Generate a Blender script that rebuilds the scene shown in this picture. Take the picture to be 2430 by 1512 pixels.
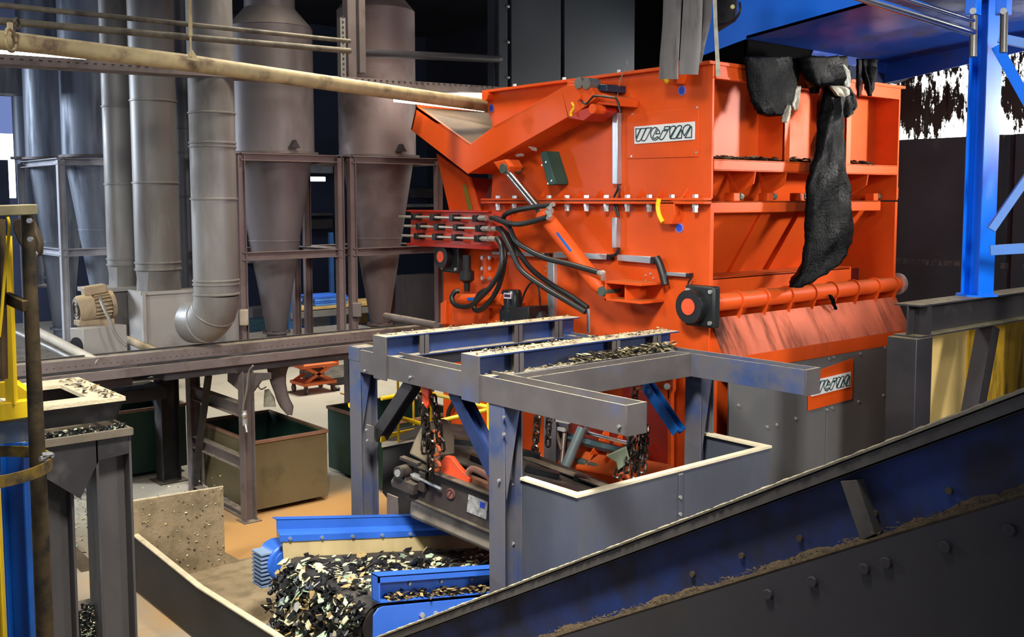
import bpy, bmesh, math, random
from mathutils import Vector, Matrix
random.seed(7)
sc = bpy.context.scene
for o in list(bpy.data.objects): bpy.data.objects.remove(o)
COL = sc.collection

# ---------------------------------------------------------------- camera
H = 3.8
YAW, PITCH, ROLL, F, CX, CY = 0.874294, 0.0852652, 0.0019442, 2434.566, 1215.0, 680.867
_c, _s = math.cos, math.sin
FWD = Vector((_c(YAW)*_c(PITCH), _s(YAW)*_c(PITCH), -_s(PITCH)))
_r = Vector((_s(YAW), -_c(YAW), 0)); _d = FWD.cross(_r)
RT = _r*_c(ROLL) + _d*_s(ROLL); DN = -_r*_s(ROLL) + _d*_c(ROLL)
cam_d = bpy.data.cameras.new('camera'); cam = bpy.data.objects.new('camera', cam_d); COL.objects.link(cam)
cam_d.sensor_width = 36.0; cam_d.lens = 36.0*F/2430.0; cam_d.shift_y = -(756.0-CY)/2430.0
cam_d.clip_start = 0.05; cam_d.clip_end = 200
cam.matrix_world = Matrix(((RT.x, -DN.x, -FWD.x, 0), (RT.y, -DN.y, -FWD.y, 0), (RT.z, -DN.z, -FWD.z, H), (0, 0, 0, 1)))
sc.camera = cam
CAM = Vector((0, 0, H))

# ---------------------------------------------------------------- world, lights, exposure
sc.view_settings.view_transform = 'Standard'; sc.view_settings.look = 'None'
sc.view_settings.exposure = 0.0; sc.view_settings.gamma = 1.0; sc.view_settings.use_curve_mapping = False
w = bpy.data.worlds.new('hall_daylight'); sc.world = w; w.use_nodes = True
w.node_tree.nodes['Background'].inputs[0].default_value = (0.66, 0.74, 1.0, 1)
w.node_tree.nodes['Background'].inputs[1].default_value = 0.30

def area(name, loc, target, size, power, col=(1, 1, 1), sy=None, spread=180):
    l = bpy.data.lights.new(name, 'AREA'); l.energy = power; l.color = col; l.size = size; l.spread = math.radians(spread)
    if sy: l.shape = 'RECTANGLE'; l.size_y = sy
    o = bpy.data.objects.new(name, l); COL.objects.link(o); o.location = loc
    d = Vector(target) - Vector(loc); o.rotation_euler = d.to_track_quat('-Z', 'Y').to_euler()
    return o
area('added_area_light', (2.0, 3.4, 7.4), (5.1, 6.7, 0.5), 1.2, 300, (1.0, 0.96, 0.88), spread=88)  # unseen area light added to light the frame and conveyor
area('added_area_light', (0.4, 7.6, 6.0), (8.0, 6.6, 3.2), 1.0, 20, (1.0, 0.97, 0.92), spread=66)  # added to brighten the shredder's side wall
area('added_area_light', (7.0, -2.0, 5.0), (9.4, 6.2, 1.9), 1.0, 190, (1.0, 0.95, 0.9), spread=120)  # added low in front to brighten the shredder's front
area('added_area_light', (-2.5, 7.5, 4.6), (4.2, 11.6, 0.6), 1.2, 42, (1.0, 0.97, 0.92), spread=62)  # added fill towards the lower ducts and cyclone platform
area('added_area_light', (6.3, 9.6, 8.2), (6.2, 9.8, 0), .9, 120, (1.0, 0.9, 0.72), spread=100)  # unseen warm light added above the floor by the bins
area('added_area_light', (11.0, 18.0, 8.8), (10, 18, 0), 2.0, 420, (1.0, 0.97, 0.9), spread=110)  # unseen light added over the far floor
area('added_area_light', (-1.0, 19.0, 5.5), (3, 13.5, 2.2), 1.6, 200, (0.78, 0.88, 1.0), spread=80)  # bluish fill added for the cyclones at the left
area('added_area_light', (4.0, 27.0, 8.5), (5, 33.5, 5), 2.5, 500, (0.72, 0.8, 1.0), spread=140)  # bluish fill added to lift the back wall
area('added_area_light', (3.0, -1.5, 6.6), (9.8, 3.5, 6.2), 1.0, 62, (1.0, 0.97, 0.94), spread=70)  # added to brighten the blue hood
area('added_area_light', (0.3, 6.2, 7.2), (1.6, 8.2, 4.8), .5, 34, (1.0, 0.95, 0.84), spread=75)  # added to brighten the thick cream overhead pipe
area('doorway_daylight', (12.6, 2.9, 4.85), (9.8, 6.7, 4.55), .4, 58, (1.0, 0.96, 0.9), spread=60)

# ---------------------------------------------------------------- helpers
def ray(x, y): return RT*((x-CX)/F) + DN*((y-CY)/F) + FWD
def PX(x, y, X): v = ray(x, y); return CAM + v*(X/v.x)
def PY(x, y, Y): v = ray(x, y); return CAM + v*(Y/v.y)
def PZ(x, y, Z): v = ray(x, y); return CAM + v*((Z-H)/v.z)
def PD(x, y, D): return CAM + ray(x, y)*D
def V(*a): return Vector(a)
ORG = {}

def tag(o, label=None, cat=None, group=None, kind=None):
    if label: o['label'] = label
    if cat: o['category'] = cat
    if group: o['group'] = group
    if kind: o['kind'] = kind
    return o
def thing(name, label, cat, loc, group=None):
    o = bpy.data.objects.new(name, None); COL.objects.link(o); o.empty_display_size = 0.1
    o.location = loc; ORG[o.name] = Vector(loc)
    return tag(o, label, cat, group)

class MB:
    def __init__(s): s.b = bmesh.new(); s.mi = 0
    def face(s, pts):
        try:
            f = s.b.faces.new([s.b.verts.new(p) for p in pts]); f.material_index = s.mi; return f
        except Exception: return None
    def hexa(s, p):   # p: 4 bottom, 4 top
        v = [s.b.verts.new(q) for q in p]
        for i in ((3, 2, 1, 0), (4, 5, 6, 7), (0, 1, 5, 4), (1, 2, 6, 5), (2, 3, 7, 6), (3, 0, 4, 7)):
            f = s.b.faces.new([v[k] for k in i]); f.material_index = s.mi
        return s
    def box(s, x0, x1, y0, y1, z0, z1):
        return s.hexa([(x0, y0, z0), (x1, y0, z0), (x1, y1, z0), (x0, y1, z0), (x0, y0, z1), (x1, y0, z1), (x1, y1, z1), (x0, y1, z1)])
    def prism(s, pts, vec):
        vec = Vector(vec); a = [s.b.verts.new(p) for p in pts]; c = [s.b.verts.new(Vector(p)+vec) for p in pts]
        n = len(a)
        for f in (list(reversed(a)), c): s.b.faces.new(f).material_index = s.mi
        for i in range(n):
            s.b.faces.new([a[i], a[(i+1) % n], c[(i+1) % n], c[i]]).material_index = s.mi
        return s
    def bar(s, p0, p1, w, h, up=(0, 0, 1)):    # centred box bar along p0-p1, w sideways, h along up
        p0, p1 = Vector(p0), Vector(p1); d = (p1-p0).normalized(); up = Vector(up)
        sd = d.cross(up)
        if sd.length < 1e-4: sd = d.cross(Vector((1, 0, 0)))
        sd.normalize(); u = sd.cross(d).normalized()
        q = []
        for c in (p0, p1):
            q.append([c+sd*(a*w/2)+u*(b*h/2) for a, b in ((-1, -1), (1, -1), (1, 1), (-1, 1))])
        return s.hexa(q[0]+q[1])
    def hbeam(s, p0, p1, fn, size, width, t=0.012, tw=0.01):
        # H section along p0-p1; fn = flange normal; size = outer depth along fn; width = flange width
        p0, p1, fn = Vector(p0), Vector(p1), Vector(fn).normalized()
        for a in (-1, 1):
            o = fn*(a*(size/2-t/2)); s.bar(p0+o, p1+o, width, t, fn)
        s.bar(p0, p1, tw, size-2*t, fn)
        return s
    def channel(s, p0, p1, fn, size, width, back, t=0.012):
        # U section: web on the side -back
        p0, p1, fn, back = Vector(p0), Vector(p1), Vector(fn).normalized(), Vector(back).normalized()
        for a in (-1, 1):
            o = fn*(a*(size/2-t/2)); s.bar(p0+o, p1+o, width, t, fn)
        o = back*(width/2-t/2); s.bar(p0+o, p1+o, t, size-2*t, fn)
        return s
    def tube(s, path, r, n=10, cap=True, closed=False, rr=None):
        path = [Vector(p) for p in path]; N = len(path); rings = []
        ref = None
        for i, p in enumerate(path):
            if closed: t = path[(i+1) % N]-path[i-1]
            else: t = path[min(i+1, N-1)]-path[max(i-1, 0)]
            t.normalize()
            if ref is None:
                ref = Vector((0, 0, 1)) if abs(t.z) < .9 else Vector((1, 0, 0))
            a = t.cross(ref)
            if a.length < 1e-5: a = t.cross(Vector((0, 1, 0)))
            a.normalize(); b = t.cross(a).normalized(); ref = b.cross(t)*-1 if False else ref
            q = rr[i] if rr else r
            rings.append([s.b.verts.new(p+(a*_c(2*math.pi*k/n)+b*_s(2*math.pi*k/n))*q) for k in range(n)])
        M = N if closed else N-1
        for i in range(M):
            A, B = rings[i], rings[(i+1) % N]
            for k in range(n):
                s.b.faces.new([A[k], A[(k+1) % n], B[(k+1) % n], B[k]]).material_index = s.mi
        if cap and not closed:
            s.b.faces.new(list(reversed(rings[0]))).material_index = s.mi; s.b.faces.new(rings[-1]).material_index = s.mi
        return s
    def cyl(s, p0, p1, r, n=16, r2=None):
        return s.tube([p0, p1], r, n, rr=[r, r if r2 is None else r2])
    def lathe(s, base, prof, n=32, cap=False):   # around vertical axis at base; prof = (r, z)
        base = Vector(base); rings = []
        for r, z in prof:
            rings.append([s.b.verts.new(base+Vector((r*_c(2*math.pi*k/n), r*_s(2*math.pi*k/n), z))) for k in range(n)])
        for A, B in zip(rings, rings[1:]):
            for k in range(n):
                s.b.faces.new([A[k], A[(k+1) % n], B[(k+1) % n], B[k]]).material_index = s.mi
        if cap: s.b.faces.new(list(reversed(rings[0]))); s.b.faces.new(rings[-1])
        return s
    def torus(s, c, nrm, R, r, n=24, m=8, a0=0, a1=360, flat=1.0):
        c, nrm = Vector(c), Vector(nrm).normalized(); a = nrm.orthogonal().normalized(); b = nrm.cross(a)
        cl = abs(a1-a0) >= 360; k = n if cl else n+1
        pts = [c+(a*_c(math.radians(a0+(a1-a0)*i/n))+b*_s(math.radians(a0+(a1-a0)*i/n)))*R for i in range(k)]
        return s.tube(pts, r, m, closed=cl)
    def bolt(s, p, nrm, r=0.014, h=0.012):
        p, nrm = Vector(p), Vector(nrm).normalized()
        return s.cyl(p-nrm*0.002, p+nrm*h, r, 6)
    def sph(s, c, r, n=10, sc3=(1, 1, 1)):
        m = bmesh.ops.create_uvsphere(s.b, u_segments=n, v_segments=max(5, n//2+1), radius=r)
        for v in m['verts']: v.co = Vector((v.co.x*sc3[0], v.co.y*sc3[1], v.co.z*sc3[2]))+Vector(c)
        return s
    def build(s, name, mat, parent=None, label=None, bevel=0, smooth=True, cat=None, group=None, kind=None, recalc=True):
        if recalc: bmesh.ops.recalc_face_normals(s.b, faces=s.b.faces[:])
        if smooth:
            for e in s.b.edges:
                e.smooth = not (len(e.link_faces) == 2 and e.calc_face_angle(0) > math.radians(38))
            for f in s.b.faces: f.smooth = True
        vs = [v.co.copy() for v in s.b.verts]
        if parent is not None: og = ORG[parent.name]
        else:
            og = Vector((sum(v.x for v in vs)/len(vs), sum(v.y for v in vs)/len(vs), min(v.z for v in vs)))
        for v in s.b.verts: v.co -= og
        me = bpy.data.meshes.new(name); s.b.to_mesh(me); s.b.free()
        for m in (mat if isinstance(mat, (list, tuple)) else [mat]): me.materials.append(m)
        o = bpy.data.objects.new(name, me); COL.objects.link(o)
        if parent is not None: o.parent = parent; o.location = (0, 0, 0)
        else: o.location = og
        ORG[o.name] = og.copy()
        if bevel:
            bv = o.modifiers.new('bevel', 'BEVEL'); bv.width = bevel; bv.segments = 2; bv.limit_method = 'ANGLE'; bv.angle_limit = math.radians(40)
        tag(o, label, cat, group, kind)
        return o
def smoothpath(pts, k=6):
    pts = [Vector(p) for p in pts]; out = []
    for i in range(len(pts)-1):
        p0 = pts[max(i-1, 0)]; p1 = pts[i]; p2 = pts[i+1]; p3 = pts[min(i+2, len(pts)-1)]
        for j in range(k):
            t = j/k
            out.append(0.5*((2*p1)+(p2-p0)*t+(2*p0-5*p1+4*p2-p3)*t*t+(3*p1-p0-3*p2+p3)*t**3))
    out.append(pts[-1]); return out

# ---------------------------------------------------------------- materials
def lin(c):
    c = [x/255 for x in c]
    return tuple(x/12.92 if x <= .04045 else ((x+.055)/1.055)**2.4 for x in c)+(1,)
def mat(name, col, rough=.5, metal=0, var=.3, vscale=1.5, stretch=(1, 1, 1), dirt=None, damt=.45, dscale=4, dstretch=(1, 1, 1), dust=None, dustamt=.8, bump=.0, bscale=40, spec=.5):
    m = bpy.data.materials.new(name); m.use_nodes = True; nt = m.node_tree; N, L = nt.nodes, nt.links
    bs = N['Principled BSDF']; bs.inputs['Roughness'].default_value = rough; bs.inputs['Metallic'].default_value = metal
    bs.inputs['Specular IOR Level'].default_value = spec
    geo = N.new('ShaderNodeNewGeometry')
    def noise(scale, st, det=5, seed=0):
        mp = N.new('ShaderNodeMapping'); mp.inputs['Scale'].default_value = st; mp.inputs['Location'].default_value = (seed, seed*2, seed)
        L.new(geo.outputs['Position'], mp.inputs[0]); n = N.new('ShaderNodeTexNoise'); n.inputs['Scale'].default_value = scale
        n.inputs['Detail'].default_value = det; n.inputs['Roughness'].default_value = .6; L.new(mp.outputs[0], n.inputs['Vector']); return n.outputs['Fac']
    def ramp(src, a, b):
        r = N.new('ShaderNodeMapRange'); r.interpolation_type = 'SMOOTHSTEP'; r.inputs[1].default_value = a; r.inputs[2].default_value = b; L.new(src, r.inputs[0]); return r.outputs[0]
    def mix(f, a, b):
        x = N.new('ShaderNodeMix'); x.data_type = 'RGBA'
        for s_, i in ((f, 0), (a, 6), (b, 7)):
            if hasattr(s_, 'links') or hasattr(s_, 'is_linked'): L.new(s_, x.inputs[i])
            else: x.inputs[i].default_value = s_
        return x.outputs[2]
    base = lin(col); drk = tuple(c*(1-var) for c in base[:3])+(1,); lt = tuple(min(1, c*(1+var*.6)+.01*var) for c in base[:3])+(1,)
    n1 = noise(vscale, stretch, 6)
    c = mix(ramp(n1, .3, .7), drk, lt)
    if dirt is not None:
        n2 = noise(dscale, dstretch, 8, 3.1)
        c = mix(ramp(n2, 1-damt-.12, 1-damt+.15), c, lin(dirt))
        rr = N.new('ShaderNodeMapRange'); rr.inputs[1].default_value = 1-damt-.12; rr.inputs[2].default_value = 1-damt+.15
        rr.inputs[3].default_value = rough; rr.inputs[4].default_value = .85; L.new(n2, rr.inputs[0]); L.new(rr.outputs[0], bs.inputs['Roughness'])
    if dust is not None:
        sx = N.new('ShaderNodeSeparateXYZ'); L.new(geo.outputs['Normal'], sx.inputs[0])
        up = ramp(sx.outputs['Z'], .55, .95); n3 = noise(9, (1, 1, 1), 6, 7.7); n3r = ramp(n3, .25, .55)
        mu = N.new('ShaderNodeMath'); mu.operation = 'MULTIPLY'; L.new(up, mu.inputs[0]); L.new(n3r, mu.inputs[1])
        m2 = N.new('ShaderNodeMath'); m2.operation = 'MULTIPLY'; L.new(mu.outputs[0], m2.inputs[0]); m2.inputs[1].default_value = dustamt
        c = mix(m2.outputs[0], c, lin(dust))
    L.new(c, bs.inputs['Base Color'])
    if bump:
        nb = noise(bscale, (1, 1, 1), 6, 1.3); bp = N.new('ShaderNodeBump'); bp.inputs['Strength'].default_value = bump; bp.inputs['Distance'].default_value = .02
        L.new(nb, bp.inputs['Height']); L.new(bp.outputs[0], bs.inputs['Normal'])
    return m
def glow(name, col, power):
    m = bpy.data.materials.new(name); m.use_nodes = True; nt = m.node_tree; nt.nodes.clear()
    e = nt.nodes.new('ShaderNodeEmission'); e.inputs[0].default_value = lin(col); e.inputs[1].default_value = power
    o = nt.nodes.new('ShaderNodeOutputMaterial'); nt.links.new(e.outputs[0], o.inputs[0]); return m

DUST = (214, 200, 165)
ORANGE = mat('orange_paint', (212, 80, 24), .45, 0, .14, .9, dirt=(160, 64, 24), damt=.3, dscale=1.6, dust=(150, 96, 56), dustamt=.55, spec=.22)
ORANGE_D = mat('orange_paint_worn', (200, 98, 66), .5, 0, .15, 2, dirt=(74, 44, 34), damt=.42, dscale=2.2, dstretch=(2.4, .45, .45), bump=.15, bscale=12, spec=.25)
RED = mat('red_paint_and_recess_shade', (176, 40, 20), .5, 0, .2, 1.5)
FRAMEB = mat('dusty_blue_steel', (46, 74, 128), .5, .1, .3, 1.3, dirt=(92, 90, 96), damt=.57, dscale=1.8, dust=DUST, dustamt=.55)
FRAMEG = mat('grimy_grey_blue_steel', (88, 83, 83), .55, .1, .2, 2.5, dirt=(66, 88, 140), damt=.3, dscale=1.3, dust=DUST, dustamt=.95)
FRAMEI = mat('ibeam_blue_paint', (38, 60, 112), .4, .05, .25, 1.6, dirt=(60, 62, 80), damt=.42, dscale=2, dust=(222, 208, 172), dustamt=1.0)
SKY = mat('bright_blue_paint', (52, 108, 212), .38, 0, .1, 1.5, dirt=(120, 130, 150), damt=.22, dscale=5)
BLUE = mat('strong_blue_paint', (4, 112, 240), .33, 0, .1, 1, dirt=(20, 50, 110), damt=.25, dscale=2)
NAVY = mat('dark_navy_hood', (18, 62, 150), .35, .1, .3, .8, dirt=(40, 34, 60), damt=.4, dscale=1.4)
YEL = mat('yellow_paint', (236, 196, 10), .45, 0, .15, 2, dirt=(110, 84, 20), damt=.3, dscale=6)
YELW = mat('weathered_shaded_yellow_sheet', (190, 150, 30), .55, 0, .3, 1.2, dirt=(70, 60, 25), damt=.42, dscale=3, dstretch=(3, 3, .4))
CREAMY = mat('lit_yellow_sheet', (240, 208, 130), .55, 0, .1, 1.2, dirt=(170, 130, 60), damt=.3, dscale=4, dstretch=(4, 4, .4))
BLACKST = mat('black_steel', (50, 48, 50), .5, .2, .3, 2, dirt=(84, 80, 80), damt=.35, dscale=3, dust=(150, 138, 118), dustamt=.5)
DARK = mat('charcoal_panel', (96, 97, 98), .6, 0, .1, 1.5, dirt=(106, 102, 100), damt=.3, dscale=1.2)
GALV = mat('galvanised_duct', (134, 132, 130), .48, .35, .2, 1.2, stretch=(1, 1, .25), dirt=(104, 98, 92), damt=.42, dscale=1.5, dstretch=(1, 1, .3), dust=(190, 180, 160), dustamt=.5)
GALVB = mat('bluish_galvanised_duct', (138, 146, 160), .42, .4, .25, 2, stretch=(2, 2, .2), dirt=(90, 96, 112), damt=.45, dscale=2, dstretch=(2, 2, .2), dust=(190, 180, 160), dustamt=.4)
STEELM = mat('mauve_brown_steel', (106, 96, 94), .55, .2, .2, 1.5, dirt=(84, 72, 70), damt=.4, dscale=3, dust=(200, 186, 160), dustamt=.5)
CHROME = mat('chrome', (225, 228, 230), .18, 1, .05, 3)
ZINC = mat('zinc_bolt', (205, 208, 205), .3, .7, .2, 20)
ALU = mat('aluminium_conduit', (190, 198, 204), .32, .7, .08, 3)
RUB = mat('black_rubber', (22, 24, 27), .42, 0, .2, 8)
BELT = mat('dark_belt_rubber', (44, 42, 42), .6, 0, .3, 4, dirt=(92, 84, 74), damt=.4, dscale=3, bump=.1)
DUSTY = mat('dust_covered_plate', (216, 202, 168), .9, 0, .15, 8, dirt=(120, 104, 72), damt=.3, dscale=14, bump=.5, bscale=50)
BEIGE = mat('beige_rubber_skirt', (196, 176, 128), .8, 0, .12, 3, dirt=(140, 122, 84), damt=.3, dscale=5)
CLOTH = mat('grey_filter_cloth', (98, 88, 88), .85, 0, .2, 5, dirt=(70, 62, 62), damt=.4, dscale=6, bump=.2, bscale=25)
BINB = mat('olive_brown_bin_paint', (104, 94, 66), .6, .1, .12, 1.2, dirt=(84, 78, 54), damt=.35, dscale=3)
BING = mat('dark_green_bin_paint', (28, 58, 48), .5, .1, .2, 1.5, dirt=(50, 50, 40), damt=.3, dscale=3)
RIM = mat('worn_bin_rim', (140, 106, 86), .6, .2, .2, 6)
BRONZ = mat('grimy_brown_pipe', (88, 72, 44), .5, .3, .35, 6, dirt=(38, 34, 26), damt=.45, dscale=7)
PIPEC = mat('cream_dusty_pipe', (176, 158, 118), .6, .1, .2, 4, dirt=(96, 78, 62), damt=.4, dscale=4, dust=(226, 210, 176), dustamt=.8)
PIPED = mat('dark_dusty_pipe', (100, 94, 80), .6, .1, .25, 4, dirt=(62, 58, 54), damt=.45, dscale=5, dust=(150, 144, 126), dustamt=.6)
MOTOR = mat('dusty_motor_paint', (150, 132, 106), .7, 0, .2, 5, dirt=(100, 92, 88), damt=.35, dscale=5, dust=(206, 184, 144), dustamt=.8)
MUD = mat('mud_caked_plate', (156, 138, 108), .9, 0, .15, 2.5, dirt=(120, 106, 80), damt=.45, dscale=5, bump=.4, bscale=30)
CAKE = mat('caked_dirt', (110, 92, 64), .95, 0, .35, 14, dirt=(170, 150, 104), damt=.3, dscale=30, bump=.8, bscale=70)
FILM = mat('black_plastic_film', (5, 6, 8), .3, 0, 0, 6, bump=.6, bscale=40, spec=.05)
FILMG = mat('pale_plastic_film', (150, 146, 128), .4, 0, .3, 10, bump=.5, bscale=30)
STRIP = mat('grey_pvc_strip', (112, 108, 106), .35, 0, .15, 3, dirt=(86, 82, 80), damt=.4, dscale=4, dstretch=(3, 3, .6))
GREEN = mat('dark_green_bracket', (26, 66, 56), .5, 0, .2, 4)
STICK = mat('blue_sticker', (38, 70, 190), .4, 0, .05, 4)
STICKL = mat('pale_sticker_ring', (120, 120, 200), .4, 0, .05, 4)
SIGNW = mat('pale_sign_plate', (214, 216, 216), .4, 0, .04, 10)
SIGNI = mat('dark_teal_lettering', (28, 66, 70), .4, 0, .05, 10)
MAG = mat('mud_brown_magnet_body', (56, 48, 44), .6, .1, .3, 3, dirt=(92, 80, 70), damt=.34, dscale=3, dust=(120, 110, 92), dustamt=.6)
MAGB = mat('beige_dusty_magnet_belt', (140, 130, 116), .75, 0, .2, 3, dirt=(100, 92, 82), damt=.4, dscale=4)
ORP = mat('bright_orange_fitting', (232, 82, 40), .5, 0, .15, 4, dirt=(120, 84, 60), damt=.3, dscale=6)
CHIPK = mat('black_chips', (24, 24, 26), .35, 0, .4, 30)
CHIPC = mat('cream_chips', (214, 208, 168), .6, 0, .25, 30)
CHIPG = mat('pale_green_chips', (168, 190, 160), .6, 0, .25, 30)
CHIPT = mat('tan_chips', (176, 150, 98), .7, 0, .25, 30)
NAVYW = mat('dark_slate_cladding', (50, 58, 68), .6, .1, .1, .6)
WALLD = mat('dark_hall_wall', (44, 45, 56), .8, 0, .3, .4)
WALLR = mat('dark_concrete_pushwall', (50, 51, 56), .75, 0, .25, .8, dirt=(74, 70, 68), damt=.3, dscale=2, bump=.2)
CARD = mat('brown_cardboard', (190, 150, 92), .8, 0, .1, 4)
WOOD = mat('pale_timber', (206, 170, 104), .7, 0, .15, 4)
# ================================================================ setting
def floor_mat():
    m = mat('concrete_floor', (180, 170, 150), .75, 0, .12, .25, dirt=(116, 104, 84), damt=.36, dscale=.7, bump=.15, bscale=12)
    nt = m.node_tree; N, L = nt.nodes, nt.links; bs = N['Principled BSDF']; src = bs.inputs['Base Color'].links[0].from_socket
    geo = N.new('ShaderNodeNewGeometry')
    # orange-brown tone around the bins, fading outwards
    mp = N.new('ShaderNodeVectorMath'); mp.operation = 'DISTANCE'; L.new(geo.outputs['Position'], mp.inputs[0]); mp.inputs[1].default_value = (5.6, 9.7, 0)
    nz = N.new('ShaderNodeTexNoise'); nz.inputs['Scale'].default_value = 1.3; nz.inputs['Detail'].default_value = 6; L.new(geo.outputs['Position'], nz.inputs['Vector'])
    ad = N.new('ShaderNodeMath'); ad.operation = 'MULTIPLY_ADD'; L.new(nz.outputs['Fac'], ad.inputs[0]); ad.inputs[1].default_value = 2.6; L.new(mp.outputs['Value'], ad.inputs[2])
    r = N.new('ShaderNodeMapRange'); r.interpolation_type = 'SMOOTHSTEP'; r.inputs[1].default_value = 2.6; r.inputs[2].default_value = 4.4; r.inputs[3].default_value = 1; r.inputs[4].default_value = 0
    L.new(ad.outputs[0], r.inputs[0])
    x = N.new('ShaderNodeMix'); x.data_type = 'RGBA'; L.new(r.outputs[0], x.inputs[0]); L.new(src, x.inputs[6]); x.inputs[7].default_value = lin((198, 152, 92)); L.new(x.outputs[2], bs.inputs['Base Color'])
    return m
b = MB(); b.box(-8, 26, -4, 36, -.3, 0); b.build('floor', floor_mat(), kind='structure')
b = MB(); b.box(-8, 26, -4, 36, 10.2, 10.4); b.build('ceiling', WALLD, kind='structure')
b = MB(); b.box(-8, 26, 34, 34.3, 0, 10.2); b.build('wall_back', mat('far_blue_grey_wall', (66, 74, 98), .8, 0, .25, .3), kind='structure')
b = MB(); b.box(24, 24.3, 12.3, 34, 0, 10.2); b.build('wall_right', WALLD, kind='structure')  # underside and end plate are a darker blue than the side plate

# dark slate cladding wall behind the machine (ribbed panels with a bolt column)
cl = thing('cladding_wall', 'dark slate ribbed cladding panels with a column of bolts, behind the orange shredder', 'wall panel', (9.5, 12.2, 0))
Yc = 12.0
xs = [PY(x, 100, Yc).x for x in (1177, 1207, 1333, 1510, 1700, 1900, 2140)]
b = MB(); b.box(xs[0], 13.6, Yc+.05, Yc+.2, 0, 10); b.build('backing_sheet', NAVYW, cl)
for i, (a, c) in enumerate(zip(xs, xs[1:])):
    b = MB(); b.box(a+.035, c-.035, Yc-.02, Yc+.05, 0, 10); b.build('cladding_panel', NAVYW, cl, bevel=.01)
for yy in (15, 100, 184, 262):
    p = PY(1205, yy, Yc-.02); b = MB(); b.sph(p, .03, 8); b.build('bolt', ZINC, cl)

# ================================================================ shredder
XM, XR, Y0, YB, ZT, ZF = 7.8, 11.2, 6.35, 9.75, 5.09, 3.78
M = thing('industrial_shredder', 'large orange industrial shredder with sloped front shelf and black film hanging from its hopper', 'shredder', (9.4, 8.4, 0))
def S(x, y, X=XM): return PX(x, y, X)
def Zm(x, y): return (1100+x/4.05, 130+y/4.05)        # coordinates read in an enlarged view
def Zn(x, y): return (900+x/3.024, 400+y/3.024)
# lower side wall with rear end
b = MB(); b.prism([(XM, Y0, 0), (XM, 10.75, 0), (XM, 10.7, ZF-.35), (XM, YB, ZF-.02), (XM, Y0, ZF-.02)], (.05, 0, 0)); b.build('lower_side_wall', ORANGE, M, bevel=.004)
b = MB(); b.prism([(XR-.05, Y0, 0), (XR-.05, 10.75, 0), (XR-.05, 10.7, ZF-.35), (XR-.05, YB, ZF-.02), (XR-.05, Y0, ZF-.02)], (.05, 0, 0)); b.build('lower_side_wall', ORANGE, M)
b = MB(); b.box(XM+.05, XR-.05, 10.6, 10.65, 0, ZF-.4); b.box(XM+.05, XR-.05, 7.3, 10.6, ZF-.45, ZF-.4); b.build('rear_casing', ORANGE, M)
# upper side wall
tl = S(1162, 218)
b = MB(); b.prism([(XM, Y0, ZF+.02), (XM, 9.72, ZF+.02), (XM, 9.62, 4.6), (XM, 9.78, 4.86), (XM, 9.78, ZT), (XM, Y0, ZT)], (.03, 0, 0)); b.build('upper_side_wall', ORANGE, M, bevel=.004)
b = MB(); b.prism([(XR-.03, Y0, ZF), (XR-.03, 9.7, ZF), (XR-.03, 9.78, ZT), (XR-.03, Y0, ZT)], (.03, 0, 0)); b.build('upper_side_wall', ORANGE, M)
b = MB(); b.box(XM+.03, XR-.03, 9.7, 9.73, ZF, ZT); b.build('hopper_rear_wall', ORANGE, M)
# top lip
b = MB(); b.box(XM-.07, XM+.03, Y0-.02, 9.8, ZT-.02, ZT+.012); b.build('top_lip', ORANGE, M, bevel=.003); b = MB(); b.box(XR-.03, XR+.07, Y0-.02, 9.8, ZT-.02, ZT+.012); b.build('top_lip', ORANGE, M, bevel=.003)
for x, y in ((1223, 206), (1336, 190), (1461, 172)):
    p = PZ(x, y, ZT+.012); p.x = XM-.03; b = MB(); b.cyl(p, p+V(0, 0, .03), .022, 6); b.build('bolt', ZINC, M)
b = MB(); b.cyl((XM-.09, 9.72, ZT-.06), (XM+.03, 9.72, ZT-.06), .06, 20); b.build('hinge_boss', ORANGE, M)
# flange with its bolts and gussets
b = MB(); b.box(XM-.12, XM, Y0-.01, YB+.02, ZF+.005, ZF+.03); b.box(XM-.12, XM, Y0-.01, YB+.02, ZF-.03, ZF-.005); b.build('flange', ORANGE, M, bevel=.003)
bx = [1181, 1220, 1302, 1345, 1391, 1438, 1488, 1540, 1593, 1649]
for i, x in enumerate(bx):
    yy = PX(x, 470, XM-.08).y
    b = MB(); b.cyl((XM-.07, yy, ZF+.03), (XM-.07, yy, ZF+.062), .032, 6); b.build('bolt_head', ZINC, M)
    if i == 8: continue
    b = MB(); b.cyl((XM-.07, yy, ZF-.03), (XM-.07, yy, ZF-.065), .034, 6); b.cyl((XM-.07, yy, ZF-.065), (XM-.07, yy, ZF-.11), .028, 6); b.build('nut', ZINC, M)
for x in (1287, 1330, 1375, 1421, 1470, 1518, 1568, 1628):
    yy = PX(x, 465, XM-.03).y; b = MB(); b.prism([(XM, yy, ZF+.03), (XM-.09, yy, ZF+.03), (XM, yy, ZF+.12)], (0, .012, 0)); b.build('gusset', ORANGE, M)
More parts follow.
